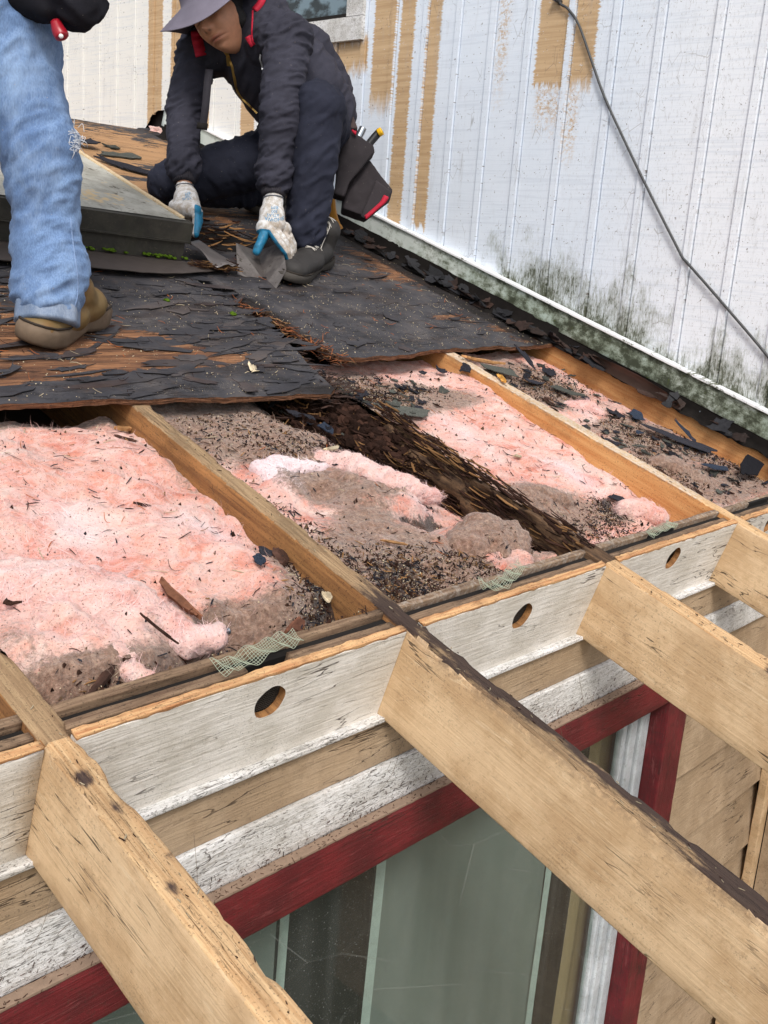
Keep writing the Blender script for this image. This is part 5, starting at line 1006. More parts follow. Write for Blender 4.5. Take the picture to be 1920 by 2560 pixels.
def boot(root,heel,toe,matU,matS,laces=None,sd=0,up=None,shaft=.15,lift=0.,lean=(0,0,0),sh=.0,thick=1.):
    heel=RW(heel);toe=RW(toe); f=toe-heel; Ln=np.linalg.norm(f); f/=Ln; up=RW((0,0,1.)) if up is None else np.array(up); up=up-f*(up@f); up/=np.linalg.norm(up); s_=np.cross(f,up)
    Q=lambda a,b,c: heel+f*a*Ln+s_*b+up*(c+lift*(1-a))
    sa=Q(.20,0,shaft)+np.array(lean)
    parts=[capm(Q(.13,0,.052),Q(.22,0,.060),.033,.036,s_,.95),capm(Q(.22,0,.06),Q(.55,0,.052),.040,.038,s_,1.05),capm(Q(.5,0,.050),Q(.80,0,.042),.038,.030,s_,1.35),capm(Q(.8,0,.040),Q(.88,0,.040),.030,.028,s_,1.45),capm(Q(.20+sh*.5,0,.07),sa+f*Ln*sh,.040,.044,s_,.95)]
    V,N,F=remesh(parts,.004,8); V=V+N*(.0015*fbm(V*26,3,sd)+.0015*(1-np.abs(fbm(V*14,2,sd+4))*3))[:,None]
    b=mk('boot',V,F,matU,root,rc=V,roof=False)
    # sole: outline extruded, heel notch
    O=[(.0,.020),(.03,.033),(.12,.037),(.35,.034),(.55,.040),(.72,.049),(.86,.046),(.96,.032),(1.0,.012)]; O=O+[(a_,-w_*(.92)) for a_,w_ in O[::-1]]; n=len(O); V=[]
    for c0,c1,g in((0,.0,.97),(0,.006,1.04),(0,.022,1.05),(0,.030,.98)):
        for a_,w_ in O:
            arch=.014*math.exp(-((a_-.40)/.09)**2)*(1 if c1<.01 else .3); spring=.014*max(0,a_-.78)/.22; V.append(Q(.5+(a_-.5)*g,w_*g,c1*thick+arch+spring+(.010*max(0,.35-a_)/.35 if c1>.01 else 0)))
    F=[tuple(x) for x in gridF(4,n,True)]+[tuple(range(n))[::-1],tuple(range(3*n,4*n))]; mk('sole',np.array(V),F,matS,b,roof=False) if False else mk('boot_sole',np.array(V),F,matS,root,roof=False)
    c_=simple('boot_welt',tuple(x*.35 for x in (matS.node_tree.nodes['Principled BSDF'].inputs['Base Color'].default_value[:3] if False else (.08,.06,.045))),.8)
    R_=[Q(.5+(a_-.5)*.985,w_*.985,.030*thick+.014*max(0,a_-.78)/.22+.010*max(0,.35-a_)/.35) for a_,w_ in O]; R_.append(R_[0]); V,F=tube(np.array(R_),.0028,6); mk('boot_welt',V,F,c_,root,roof=False)
    if laces:
        a=Acc(); bb=bvh_of(*[b.data.vertices and [Vector(v.co)+root.location for v in b.data.vertices],[tuple(p_.vertices) for p_ in b.data.polygons]])
        def onb(al,sd_,h): 
            q=Q(al,sd_,h); r_=bb.find_nearest(Vector(q)); return np.array(r_[0])+np.array(r_[1])*.0025
        for i in range(5):
            al=.56-.075*i; h=.10+.018*i
            P=[onb(al,-.022,h),onb(al-.02,0,h+.03),onb(al-.04,.022,h)]; a.add(*tube(spline(P,4),.0016,5)); P=[onb(al-.04,-.022,h),onb(al-.02,0,h+.03),onb(al,.022,h)]; a.add(*tube(spline(P,4),.0016,5))
        P=[onb(.30,0,.17),onb(.34,.02,.15)+up*.01,onb(.40,.03,.12),onb(.36,.03,.09)]; a.add(*tube(spline(P,5),.0016,5)); P=[onb(.30,0,.17),onb(.34,-.02,.15)+up*.01,onb(.42,-.03,.12),onb(.44,-.03,.09)]; a.add(*tube(spline(P,5),.0016,5))
        a.mk('boot_laces',laces,root,roof=False)
    return b
# ---------------------------------------------------------------- crouching worker
wk=T('person','crouching person in dark jacket, grey bucket hat and white-blue work gloves bending over the roof','person',(1.85,1.75,.0))
Rpel,Rch=J(*(2.0814,2.0684,0.3891)),J(*(1.8233,2.1840,0.6174)); Bel=J(*(1.9925,2.1177,0.4896)); Nk=J(*(1.7385,2.1830,0.6373))
Ls,Le,Lw=J(*(1.7854,1.9660,0.6486)),J(*(1.6892,1.8102,0.4517)),J(*(1.6651,1.7417,0.2539)); Rs,Re,Rw=J(*(1.7017,2.2978,0.5125)),J(*(1.6285,2.2157,0.3317)),J(*(1.5655,2.0663,0.1753))
Lh,Lk,La=J(*(2.1130,2.0412,0.3605)),J(*(1.7954,1.7625,0.4985)),J(*(1.7731,1.6562,0.1391)); Rh,Rk,Ra=J(*(2.0475,2.1874,0.2512)),J(*(1.6413,2.2292,0.0907)),J(*(2.0890,2.2503,0.0980))
ax_s=Ls-Rs; ax_s/=np.linalg.norm(ax_s)
# head frame
ff=CT_*.80-CR_*.42-CU_*.42; ff/=np.linalg.norm(ff); hu=CU_*.90-CR_*.34; hu=hu-ff*(hu@ff); hu/=np.linalg.norm(hu); hl=np.cross(hu,ff)*-1.
hl=np.cross(ff,hu); 
if hl@CR_<0: hl=-hl
HC=J(*(1.5850,2.1457,0.6358))-ff*.088
n1,n2=110,110; th=np.linspace(.001,math.pi-.001,n1)[:,None]; ph=np.linspace(0,2*math.pi,n2,endpoint=False)[None,:]
dx,dy,dz=np.sin(th)*np.cos(ph),np.sin(th)*np.sin(ph),np.cos(th)+0*ph
hx=dx*.076; hy=dy*.094; hz=dz*.118
jaw=np.clip(-hz/.118,0,1); front=ss(-.2,.5,dy); hx=hx*(1-.34*jaw**1.6)*(1-.05*np.clip(hz/.118,0,1)); hy=np.where(dy<0,hy*(1-.30*jaw),hy*(1+.10*jaw**2-.08*np.clip(dz,0,1))); hz=hz*(1+.02*front)
def g(x0,z0,sx,sz): return np.exp(-((hx-x0)/sx)**2-((hz-z0)/sz)**2)*front
d=.030*g(0,-.030,.012,.016)+.013*g(0,-.010,.009,.022)+.006*(g(.012,-.036,.007,.008)+g(-.012,-.036,.007,.008))
d=d-.014*(g(.031,.002,.017,.013)+g(-.031,.002,.017,.013))+.005*(g(.031,-.002,.011,.006)+g(-.031,-.002,.011,.006))+.006*g(0,.022,.045,.010)
d=d+.008*(g(.042,-.030,.018,.02)+g(-.042,-.030,.018,.02))+.012*g(0,-.062,.022,.006)+.013*g(0,-.075,.019,.006)-.008*g(0,-.0685,.024,.003)-.003*g(0,-.052,.008,.006)+.009*g(0,-.100,.018,.014)-.004*g(0,-.084,.02,.006)
HV=np.stack([hx,hy+d,hz],-1).reshape(-1,3); HW=HC+HV[:,0:1]*hl+HV[:,1:2]*ff+HV[:,2:3]*hu
HF=[tuple(f) for f in gridF(n1,n2,True)]
HF+= [tuple(range(n2))[::-1],tuple((n1-1)*n2+i for i in range(n2))]
jawp=HC-hu*.055-ff*.02
LwE=J(*(1.6493,1.7053,0.2043)); RwE=J(*(1.5540,2.0287,0.1313))
core=[(HW,HF),capm(HC-hu*.04-ff*.035,Nk,.052,.056),capm(Nk,Rch,.06,.10,ax_s,1.2),capm(Rch,Bel,.105,.115,ax_s,1.2),capm(Bel,Rpel,.115,.12,ax_s,1.2),
 capm(Ls,Le,.045,.040),capm(Le,Lw,.040,.028),capm(Lw,LwE,.027,.025),capm(Rs,Re,.045,.040),capm(Re,Rw,.040,.028),capm(Rw,RwE,.027,.025),capm(Rpel,Lh,.10,.09),capm(Rpel,Rh,.10,.09),capm(Lh,Lk,.070,.052),capm(Lk,La,.050,.034),capm(Rh,Rk,.070,.052),capm(Rk,Ra,.050,.034)]
for s_ in(-1,1): core.append(capm(HC+hl*.072*s_-ff*.012+hu*.012,HC+hl*.072*s_-ff*.008-hu*.022,.016,.011,hl,.5))
V,N,F=remesh(core,.0026,1,.4)
q=V-HC; lx,ly,lz=q@hl,q@ff,q@hu; skin=np.array(L(196,142,112)); C_=np.tile(skin,(len(V),1)); fr=ss(.02,.05,ly)
def G(x0,z0,sx,sz): return (np.exp(-((lx-x0)/sx)**2-((lz-z0)/sz)**2)*fr)[:,None]
C_=C_*(1-.65*np.clip(G(0,-.064,.024,.004)+G(0,-.073,.020,.005),0,1))+np.array(L(168,92,82))*.65*np.clip(G(0,-.064,.024,.004)+G(0,-.073,.020,.005),0,1)
dark=np.clip(G(0,-.0675,.023,.0020)*.9+(G(.031,.020,.019,.0045)+G(-.031,.020,.019,.0045))*1.0+(G(.031,-.001,.014,.0028)+G(-.031,-.001,.014,.0028))*1.1+(G(.008,-.042,.004,.003)+G(-.008,-.042,.004,.003))*.8,0,1); C_=C_*(1-dark*.88)
C_*=1-.15*G(0,-.09,.03,.02)
mk('body',V,F,skinm.m,wk,cols=C_,roof=False,rc=V)
# jacket
Jp=[capm(Nk+(Rch-Nk)*.35,Rch,.085,.135,ax_s,1.15),capm(Rch,Bel,.145,.165,ax_s,1.08),capm(Bel,Rpel+(Bel-Rpel)*.35,.160,.168,ax_s,1.0),
 capm(Rch+(Ls-Rch)*.4,Ls,.10,.078),capm(Ls,Le,.073,.062),capm(Le,Lw+(Le-Lw)*.12,.060,.048),capm(Lw+(Le-Lw)*.16,Lw+(Le-Lw)*.08,.058,.054),
 capm(Rch+(Rs-Rch)*.4,Rs,.095,.074),capm(Rs,Re,.067,.056),capm(Re,Rw+(Re-Rw)*.12,.054,.048),capm(Rw+(Re-Rw)*.16,Rw+(Re-Rw)*.08,.056,.052),
 capm(J(*(2.0663,2.1824,0.6025)),J(*(2.1652,2.1324,0.5180)),.10,.075)]
V,N,F=remesh(Jp,.005,5); V=folds(V,N,[(Ls,Le,.07,.013,34),(Le,Lw,.06,.012,40),(Rs,Re,.065,.013,34),(Re,Rw,.055,.012,40),(Rch,Rpel,.15,.012,16)],1)
jk=mk('jacket',V,F,jackm,wk,roof=False,rc=V); jb=bvh_of(V,F)
# collar and jacket cuffs
V,N,F=remesh([capm(Nk-ax_s*.045+ff*.01,Nk+ax_s*.045+ff*.01,.05,.05),capm(Nk+(Rch-Nk)*.1,Nk+(Rch-Nk)*.5,.068,.08,ax_s,1.1)],.005,4); V=folds(V,N,[(Nk,Rch,.06,.004,30)],4); mk('jacket_collar',V,F,ribm,wk,roof=False,rc=V)
def cuff(a,b,r0,r1,nm,mat,rib=30,amp=.0012):
    n=12;k=120; V=[]; a=np.array(a);b=np.array(b); d=(b-a)/np.linalg.norm(b-a); e1=np.cross(d,[.3,.5,.8]); e1/=np.linalg.norm(e1); e2=np.cross(d,e1); th_=np.linspace(0,2*math.pi,k,endpoint=False)
    for i in range(n):
        t=i/(n-1); r_=(r0+(r1-r0)*t)*(1-.10*(t<.05)-.1*(t>.97))+amp*np.cos(th_*rib); V.append(a+(b-a)*t+r_[:,None]*(np.cos(th_)[:,None]*e1+np.sin(th_)[:,None]*e2))
    F=[tuple(f) for f in gridF(n,k,True)]+[tuple(range(k))[::-1],tuple((n-1)*k+i for i in range(k))]; return mk(nm,np.concatenate(V),F,mat,wk,roof=False)
cuff(J(*(1.6694,1.7531,0.2756)),J(*(1.6516,1.7140,0.2192)),.045,.034,'jacket_cuff',ribm); cuff(J(*(1.5671,2.0723,0.1857)),J(*(1.5554,2.0387,0.1465)),.042,.034,'jacket_cuff',ribm)
# zipper, puller, red straps, hanging straps
P=path_on(jb,[(1.6207,2.0446,0.5664),(1.6222,2.0312,0.5518),(1.6258,2.0121,0.5335),(1.6259,1.9937,0.5101),(1.6264,1.9675,0.4776),(1.6335,1.9423,0.4571),(1.6820,1.9533,0.4359),(1.7293,1.9670,0.4159)],6,.003)
V,F=ribbon3(P,.009,.003,CT_); mk('zipper',V,F,goldm,wk,roof=False,smooth=False)
P=path_on(jb,[(1.6066,2.0668,0.5711),(1.6148,2.0505,0.5639),(1.6198,2.0364,0.5543)],5,.003); V,F=ribbon3(P,.005,.003,CT_); mk('zipper',V,F,goldm,wk,roof=False,smooth=False)
p0=hit(jb,J(*(1.6206,2.0346,0.5535)),.006); p1=hit(jb,J(*(1.6189,2.0189,0.5306)),.010); V,F=ribbon3(np.array([p0,(p0+p1)/2,p1]),.011,.004,CT_); mk('zip_puller',V,F,goldm,wk,roof=False,smooth=False)
P=path_on(jb,[(1.6296,2.2333,0.5892),(1.6278,2.2171,0.5655),(1.6289,2.1972,0.5419),(1.6290,2.1829,0.5238)],5,.006); V,F=ribbon3(P,.036,.006,CT_); mk('red_strap',V,F,redm,wk,roof=False)
P=path_on(jb,[(1.7269,2.0552,0.7578),(1.7127,2.0491,0.7261),(1.6980,2.0508,0.7037)],5,.004); V,F=ribbon3(P,.022,.004,CT_); mk('red_strap',V,F,redm,wk,roof=False)
P=path_on(jb,[(1.6731,2.0240,0.6279),(1.6778,2.0085,0.6158),(1.6812,1.9978,0.6079)],5,.004); V,F=ribbon3(P,.022,.004,CT_); mk('red_strap',V,F,redm,wk,roof=False)
P=path_on(jb,[(1.6940,2.0547,0.7020),(1.6876,2.0354,0.6666),(1.6817,2.0183,0.6349),(1.6812,1.9978,0.6079)],5,.004); V,F=ribbon3(P,.005,.004,CT_); mk('red_piping',V,F,redm,wk,roof=False)
P=path_on(jb,[(1.6922,1.9686,0.5890),(1.6893,1.9623,0.5761),(1.6909,1.9497,0.5628),(1.6900,1.9415,0.5507)],5,.003); V,F=ribbon3(P,.006,.002,CT_); mk('torn_pocket_edge',V,F,simple('white_lining',L(220,222,226),.9),wk,roof=False)
P=[J(*(1.6217,2.1160,0.4959)),J(*(1.6106,2.0941,0.4495)),J(*(1.6041,2.0735,0.3890)),J(*(1.6019,2.0633,0.3257))]; V,F=ribbon3(spline(P,6),.024,.004,CT_); mk('hanging_strap',V,F,ribm,wk,roof=False)
V,F=ribbon3(np.array([J(*(1.5973,2.0614,0.3388)),J(*(1.5949,2.0572,0.3294)),J(*(1.5926,2.0538,0.3213))]),.034,.008,CT_); mk('strap_buckle',V,F,MT['black'],wk,roof=False)
# trousers
Tp=[capm(Rpel,Lh,.135,.12),capm(Rpel,Rh,.135,.12),capm(Lh,Lk,.105,.080),capm(Lk,Lk+(La-Lk)*.45,.076,.076),capm(Lk+(La-Lk)*.45,La,.076,.058),capm(Rh,Rk+(Rh-Rk)*.25,.100,.088),capm(Rk+(Rh-Rk)*.25,Rk,.088,.076),capm(Rk,Ra,.072,.058),capm(La,La+(La-Lk)*.06,.052,.048)]
V,N,F=remesh(Tp,.006,6); V=folds(V,N,[(Lh,Lk,.09,.009,26),(Lk,La,.072,.012,22),(Rh,Rk,.09,.012,24),(Rk,Ra,.065,.011,30)],7); mk('trousers',V,F,pantm,wk,roof=False,rc=V)
# hair
V,N,F=remesh([capm(HC+hu*.03-ff*.03,HC-hu*.005-ff*.045,.088,.082),capm(HC+hl*.045-ff*.01+hu*.01,HC+hl*.052-ff*.02-hu*.045,.036,.030),capm(HC-hl*.045-ff*.01+hu*.01,HC-hl*.050-ff*.03-hu*.03,.036,.026),capm(HC-ff*.05,HC-ff*.055-hu*.07,.060,.045)],.005,3)
V=V+N*(.004*fbm(V*np.array([90,90,30]),4,3))[:,None]; mk('hair',V,F,hairm,wk,roof=False,rc=V)
# bucket hat
ha=hu*.93+ff*.10+CR_*.15; ha/=np.linalg.norm(ha); h1=hl-ha*(hl@ha); h1/=np.linalg.norm(h1); h2=np.cross(ha,h1); 
if h2@ff<0: h2=-h2
hc=HC+hu*.068+ff*.004; k=140; phi=np.linspace(0,2*math.pi,k,endpoint=False); V=[]
prof=[(.0,.098),(.040,.097),(.070,.090),(.082,.075),(.088,.045),(.092,.010),(.095,.0)]
nb=16; prof+= [(.095+.082*t,-.006-.052*t**1.15) for t in np.linspace(.06,1,nb)]
prof2=prof+[(r_,z_-.003) for r_,z_ in prof[::-1][:nb]]
for j,(r_,z_) in enumerate(prof2):
    t=max(0,(r_-.095)/.082); wv=.016*t**1.5*np.sin(2*phi+2.2)+.008*t*np.sin(3*phi+.5)+.0012*math.cos(t*44)*(t>.05); el=1+.10*np.cos(2*(phi-math.pi/2)); r2=r_*(el if r_>.0 else 1)+.010*t*np.sin(3*phi+1)
    V.append(hc+(r2*np.cos(phi))[:,None]*h1+(r2*np.sin(phi))[:,None]*h2+(z_+wv)[:,None]*ha)
n=len(prof2); F=[tuple(f) for f in gridF(n,k,True)]; hatm=cloth('grey_hat_cotton',L(104,100,112),L(128,122,136)); mk('bucket_hat',np.concatenate(V),F,hatm,wk,roof=False)
# boots of the worker
blk=simple('black_boot_leather',L(50,48,47),.65,.3,30,.35,.3); sol=simple('grey_rubber_sole',L(72,68,64),.85,.2,40,.3,.4); lacem=simple('grey_white_lace',L(190,186,178),.9)
boot(wk,(1.9370,1.6978,0.0140),(1.5762,1.4861,0.0140),blk,sol,lacem,1,shaft=.13)
boot(wk,WR(Ra)*[1,1,0]+[.16,.10,.03],WR(Ra)*[1,1,0]+[-.08,-.04,.014],blk,sol,None,2,shaft=.08)
# gloves
def finger(pts,r0,r1): return [capm(RW(pts[i]),RW(pts[i+1]),r0+(r1-r0)*i/(len(pts)-1),r0+(r1-r0)*(i+1)/(len(pts)-1),k=12) for i in range(len(pts)-1)]
def glove(parts,thumb,blue,seed):
    V,N,F=remesh(parts+thumb,.0022,3,.5); V=V+N*(.0008*fbm(V*60,3,seed)+.0012*(1-np.abs(fbm(V*28,2,seed+2))*3))[:,None]
    C_=np.zeros((len(V),3)); C_[:,0]=blue(V,N); C_[:,1]=ss(.0,-.05,(V-V[V[:,2]>V[:,2].max()-.01].mean(0))@CU_+.07)*.9-.3; o=mk('work_glove',V,F,glovm.m,wk,cols=C_,roof=False,rc=V); return o,bvh_of(V,F)
W1=RW((1.6511,1.7074,0.2100)); 
Lparts=[capm(RW((1.6511,1.7052,0.2072)),RW((1.6366,1.6822,0.1768)),.031,.034,CR_,1.),capm(RW((1.6366,1.6822,0.1768)),RW((1.6247,1.6556,0.1462)),.036,.040,CR_,1.08),capm(RW((1.5944,1.6503,0.1354)),RW((1.6602,1.6405,0.1398)),.028,.026)]
Lparts+=finger([(1.5947,1.6150,0.1374),(1.5943,1.5747,0.1203),(1.6133,1.5509,0.0984),(1.6327,1.5499,0.0713)],.0135,.0115)   # index, nearest the eye
Lparts+=finger([(1.6223,1.6235,0.1362),(1.6265,1.5856,0.1182),(1.6452,1.5669,0.0906),(1.6569,1.5629,0.0586)],.0135,.0115)
Lparts+=finger([(1.6488,1.6330,0.1345),(1.6552,1.6044,0.1202),(1.6725,1.5912,0.0974),(1.6833,1.5891,0.0662)],.013,.011)
Lparts+=finger([(1.6714,1.6416,0.1366),(1.6781,1.6218,0.1226),(1.6928,1.6154,0.1041),(1.7011,1.6131,0.0801)],.012,.010)
Lth=finger([(1.5975,1.6451,0.1339),(1.5755,1.6282,0.1104),(1.5608,1.6205,0.0877),(1.5543,1.6162,0.0713)],.0165,.0125)
thP=[RW(q) for q in ((1.5975,1.6451,0.1339),(1.5755,1.6282,0.1104),(1.5608,1.6205,0.0877),(1.5543,1.6162,0.0713))]; palmd=-CR_*.75-CU_*.60+CT_*.15
def blueL(V,N):
    dth=np.min([np.linalg.norm(V-(thP[i]*(1-t)+thP[i+1]*t),axis=1) for i in range(3) for t in(0,.5,1)],axis=0); zc=(V-RW((1.6064,1.6342,0.1349)))@CU_
    return np.clip(ss(.024,.018,dth)*ss(.012,.0,zc)+ss(.25,.55,N@palmd)*ss(.004,-.012,zc),0,1)
gl_,gb_=glove(Lparts,Lth,blueL,3)
Rparts=[capm(RW((1.5534,2.0295,0.1314)),RW((1.5477,2.0058,0.1148)),.029,.031),capm(RW((1.5477,2.0058,0.1148)),RW((1.5250,1.9609,0.0895)),.036,.042,CR_,1.08),capm(RW((1.5094,1.9919,0.0796)),RW((1.5067,1.9620,0.0603)),.026,.022),capm(RW((1.4972,1.9561,0.0834)),RW((1.5134,1.9091,0.0970)),.028,.026)]
Rparts+=finger([(1.5146,1.9079,0.0975),(1.5110,1.8792,0.0783),(1.5045,1.8629,0.0582),(1.4957,1.8511,0.0401)],.015,.012)
Rparts+=finger([(1.5153,1.9316,0.0823),(1.5209,1.9202,0.0539),(1.5257,1.9117,0.0279)],.014,.012)+finger([(1.5105,1.9506,0.0754),(1.5199,1.9499,0.0435),(1.5257,1.9449,0.0235)],.014,.012)+finger([(1.5065,1.9668,0.0660),(1.5143,1.9720,0.0391),(1.5205,1.9689,0.0222)],.013,.011)
Rth=finger([(1.5473,1.9591,0.1011),(1.5613,1.9438,0.0818),(1.5523,1.9201,0.0599),(1.5390,1.9032,0.0391)],.016,.012)
z0=RW((1.5138,1.9108,0.1001))
def blueR(V,N): 
    q=V-z0; return np.clip(ss(.004,.012,q@CR_)*ss(.016,-.002,q@CU_+ .25*(q@CR_)-.006),0,1)
gr_,grb=glove(Rparts,Rth,blueR,8)
def grey_ring(a,b,r_):
    a=RW(a);b=RW(b); V,F=tube(np.array([a,b]),r_,40); mk('glove_hem',V,F,simple('grey_hem',L(96,98,104),.9),wk,roof=False)
grey_ring((1.6524,1.7099,0.2153),(1.6519,1.7081,0.2123),.0325); grey_ring((1.5544,2.0346,0.1397),(1.5542,2.0328,0.1370),.030)
# printed lettering on the cuffs (reads upside down to the viewer)
inkm=simple('blue_print_ink',L(46,128,172),.8)
def prnt(txt,p,h,bv,rot=math.pi,arch=0.,tilt=0.):
    c=bpy.data.curves.new('t','FONT'); c.body=txt; c.align_x='CENTER'; c.align_y='CENTER'; c.size=h; c.resolution_u=3; o=bpy.data.objects.new('t',c); col.objects.link(o); dg=bpy.context.evaluated_depsgraph_get(); me=o.evaluated_get(dg).to_mesh(); bm_=[(v.co.x,v.co.y) for v in me.vertices]; F=[tuple(p_.vertices) for p_ in me.polygons]; o.evaluated_get(dg).to_mesh_clear(); bpy.data.objects.remove(o)
    P0=RW(p); V=[]
    for x,y in bm_:
        y=y-arch*x*x; a=rot+tilt; X_,Y_=x*math.cos(a)-y*math.sin(a),x*math.sin(a)+y*math.cos(a); V.append(hit(bv,P0+CR_*X_+CU_*Y_,.0009))
    mk('glove_print',np.array(V),F,inkm,wk,roof=False,smooth=False)
prnt('8/M',(1.6242,1.6615,0.1996),.0145,gb_); prnt('300',(1.6220,1.6559,0.1888),.0135,gb_); prnt('ATLAS',(1.6174,1.6531,0.1775),.0135,gb_,arch=2.); prnt('SHOWA',(1.6179,1.6439,0.1667),.0165,gb_,arch=6.)
prnt('8/M',(1.5400,1.9900,0.1284),.012,grb,tilt=.15); prnt('300',(1.5383,1.9860,0.1205),.011,grb,tilt=.15); prnt('ATLAS',(1.5360,1.9831,0.1129),.011,grb,tilt=.15,arch=2.)
# ---- folded flashing held in the left glove
ac=Acc()
def plate(P,t=.0018):
    P=np.array([RW(q) for q in P]); n=len(P); nn=np.cross(P[1]-P[0],P[2]-P[0]); nn/=np.linalg.norm(nn)
    V=np.concatenate([P+nn*t/2,P-nn*t/2]); ac.add(V,[tuple(range(n)),tuple(range(n,2*n))[::-1]]+[(i,n+i,n+(i+1)%n,(i+1)%n) for i in range(n)])
L0,Lm,L1=(1.5141,1.6719,0.0752),(1.4670,1.5853,0.0255),(1.4512,1.5491,-0.0005); F0,F1=(1.6429,1.7130,0.0403),(1.5337,1.5188,0.0057); R0,Rm=(1.6486,1.6256,0.1015),(1.5743,1.4897,0.0598); Tp_=(1.4944,1.4458,-0.0134)
plate([L0,Lm,F1,F0]); plate([F0,F1,Rm,(1.5898,1.5217,0.0799),R0]); plate([Lm,L1,(1.4691,1.4865,-0.0155),Tp_,F1]); plate([F1,Tp_,(1.5022,1.4445,-0.0068),Rm])
fmt=NT('scuffed_grey_metal',.38,.5); m=fmt; n=m.noise((1,1,1),26,6,.7); c=m.mix(m.st(n,.3,.7),L(88,82,80),L(120,114,110)); c=m.mix(m.st(m.noise((1,1,1),50,4,.7),.58,.68),c,L(66,60,52)); m.p.inputs['Metallic'].default_value=.35; m.out(c,rough=m.ma('ADD',.3,m.ma('MULTIPLY',n,.4)),normal=m.bump(n,.3,.002))
ac.mk('folded_flashing',fmt.m,roof=False,smooth=False,label='v-folded dull grey metal flashing gripped in the gloved hand above the boot',cat='flashing')
# ---- tool pouch on the hip
def obag(p0,p1,w0,w1,t): # flattened tapered bag
    return capm(RW(p0),RW(p1),w0,w1,CT_*.6+CR_*.3,t)
pm_=cloth('black_pouch_nylon',L(40,37,40),L(60,55,58)); po=T('tool_pouch','bulky black tool pouch with red trim hanging at the crouching person\'s hip','tool pouch',(2.1539,1.7971,0.2107))
def slab(pts,thick,name,mat,rnd=.006,sd=0,fold=.004):
    P=np.array([RW(q) for q in pts]); c=P.mean(0); nn=CT_*.9+CR_*.1; parts=[]
    n=len(P); V=np.concatenate([P+nn*thick/2,P-nn*thick/2]); F=[tuple(range(n)),tuple(range(n,2*n))[::-1]]+[(i,n+i,n+(i+1)%n,(i+1)%n) for i in range(n)]
    V,N,F=remesh([(V,F)],.004,8,.5); V=V+N*(fold*fbm(V*16,3,sd)+fold*.8*(1-np.abs(fbm(V*9,2,sd+3))*2.5))[:,None]; return mk(name,V,F,mat,po,roof=False,rc=V)
slab([(2.0627,1.9059,0.4300),(2.1206,1.8054,0.3986),(2.1214,1.7913,0.3819),(2.0491,1.7958,0.2666),(2.0282,1.7864,0.2196),(2.0060,1.8149,0.2189),(2.0179,1.8333,0.2622)],.07,'pouch_pocket',pm_,sd=1)
slab([(2.1217,1.8784,0.3771),(2.1415,1.7473,0.3127),(2.1606,1.6982,0.2821),(2.1523,1.6930,0.2615),(2.0843,1.7148,0.1754),(2.0553,1.8050,0.1723),(2.0794,1.8398,0.2337)],.085,'pouch_pocket',pm_,sd=4)
slab([(2.0902,1.7214,0.3104),(2.1187,1.6589,0.2900),(2.1078,1.6538,0.2652),(2.0467,1.6718,0.1859),(2.0373,1.6942,0.1871)],.03,'pouch_pocket',pm_,sd=6,fold=.001)
slab([(2.0830,1.6589,0.2814),(2.0944,1.6424,0.2794),(2.0850,1.6412,0.2621),(2.0306,1.6571,0.1913),(2.0270,1.6689,0.2003),(2.0707,1.6553,0.2562)],.014,'red_trim',redm,sd=9,fold=.001)
slab([(2.0453,1.8552,0.4410),(2.0584,1.8364,0.4389),(2.0545,1.8304,0.4246),(2.0468,1.8439,0.4290)],.01,'red_trim',redm,sd=2,fold=.001)
slab([(2.1601,2.0547,0.5033),(2.1617,1.9954,0.4769),(2.1278,1.9096,0.4272),(2.1002,1.9369,0.4157),(2.1341,2.0295,0.4742)],.06,'belt_side',cloth('dark_brown_belt',L(62,52,52),L(80,68,66)),sd=8)
def tool(name,pts,r_,mat,lb,cat,k=10,parent=None,q=1.):
    V,F=tube(spline([RW(p_) for p_ in pts],5),r_,k); return mk(name,V,F,mat,parent,roof=False,label=lb,cat=cat)
stl=simple('bright_steel',L(170,176,182),.25,.6,60,.2,.1,.9); yel=simple('yellow_plastic',L(226,176,30),.4,.4); blp=simple('black_plastic',L(26,26,28),.5,.4)
tool('chisel',[(2.1054,1.8702,0.4092),(2.1155,1.8736,0.4306),(2.1233,1.8767,0.4475)],.013,stl,'short bright steel tool sticking out of the pouch beside the knife','hand tool')
kn=tool('utility_knife',[(2.1212,1.8345,0.3900),(2.1397,1.8347,0.4213),(2.1619,1.8313,0.4541)],.0135,blp,'black utility knife with yellow end sticking out of the tool pouch','knife')
tool('knife_end',[(2.1512,1.8258,0.4479),(2.1564,1.8179,0.4582)],.0138,yel,None,None,parent=kn); 
hm=simple('yellow_hammer_wood',L(206,142,44),.5,.4,18,.35,.2)
tool('hammer_handle',[(2.1168,1.9309,0.1796),(2.1208,1.9135,0.1407),(2.1297,1.8946,0.1081),(2.1416,1.8796,0.0856)],[.014]*5+[.0145]*5+[.015]*3+[.017]*2+[.018],hm,'yellow hammer handle hanging below the tool pouch behind the leg','hammer')
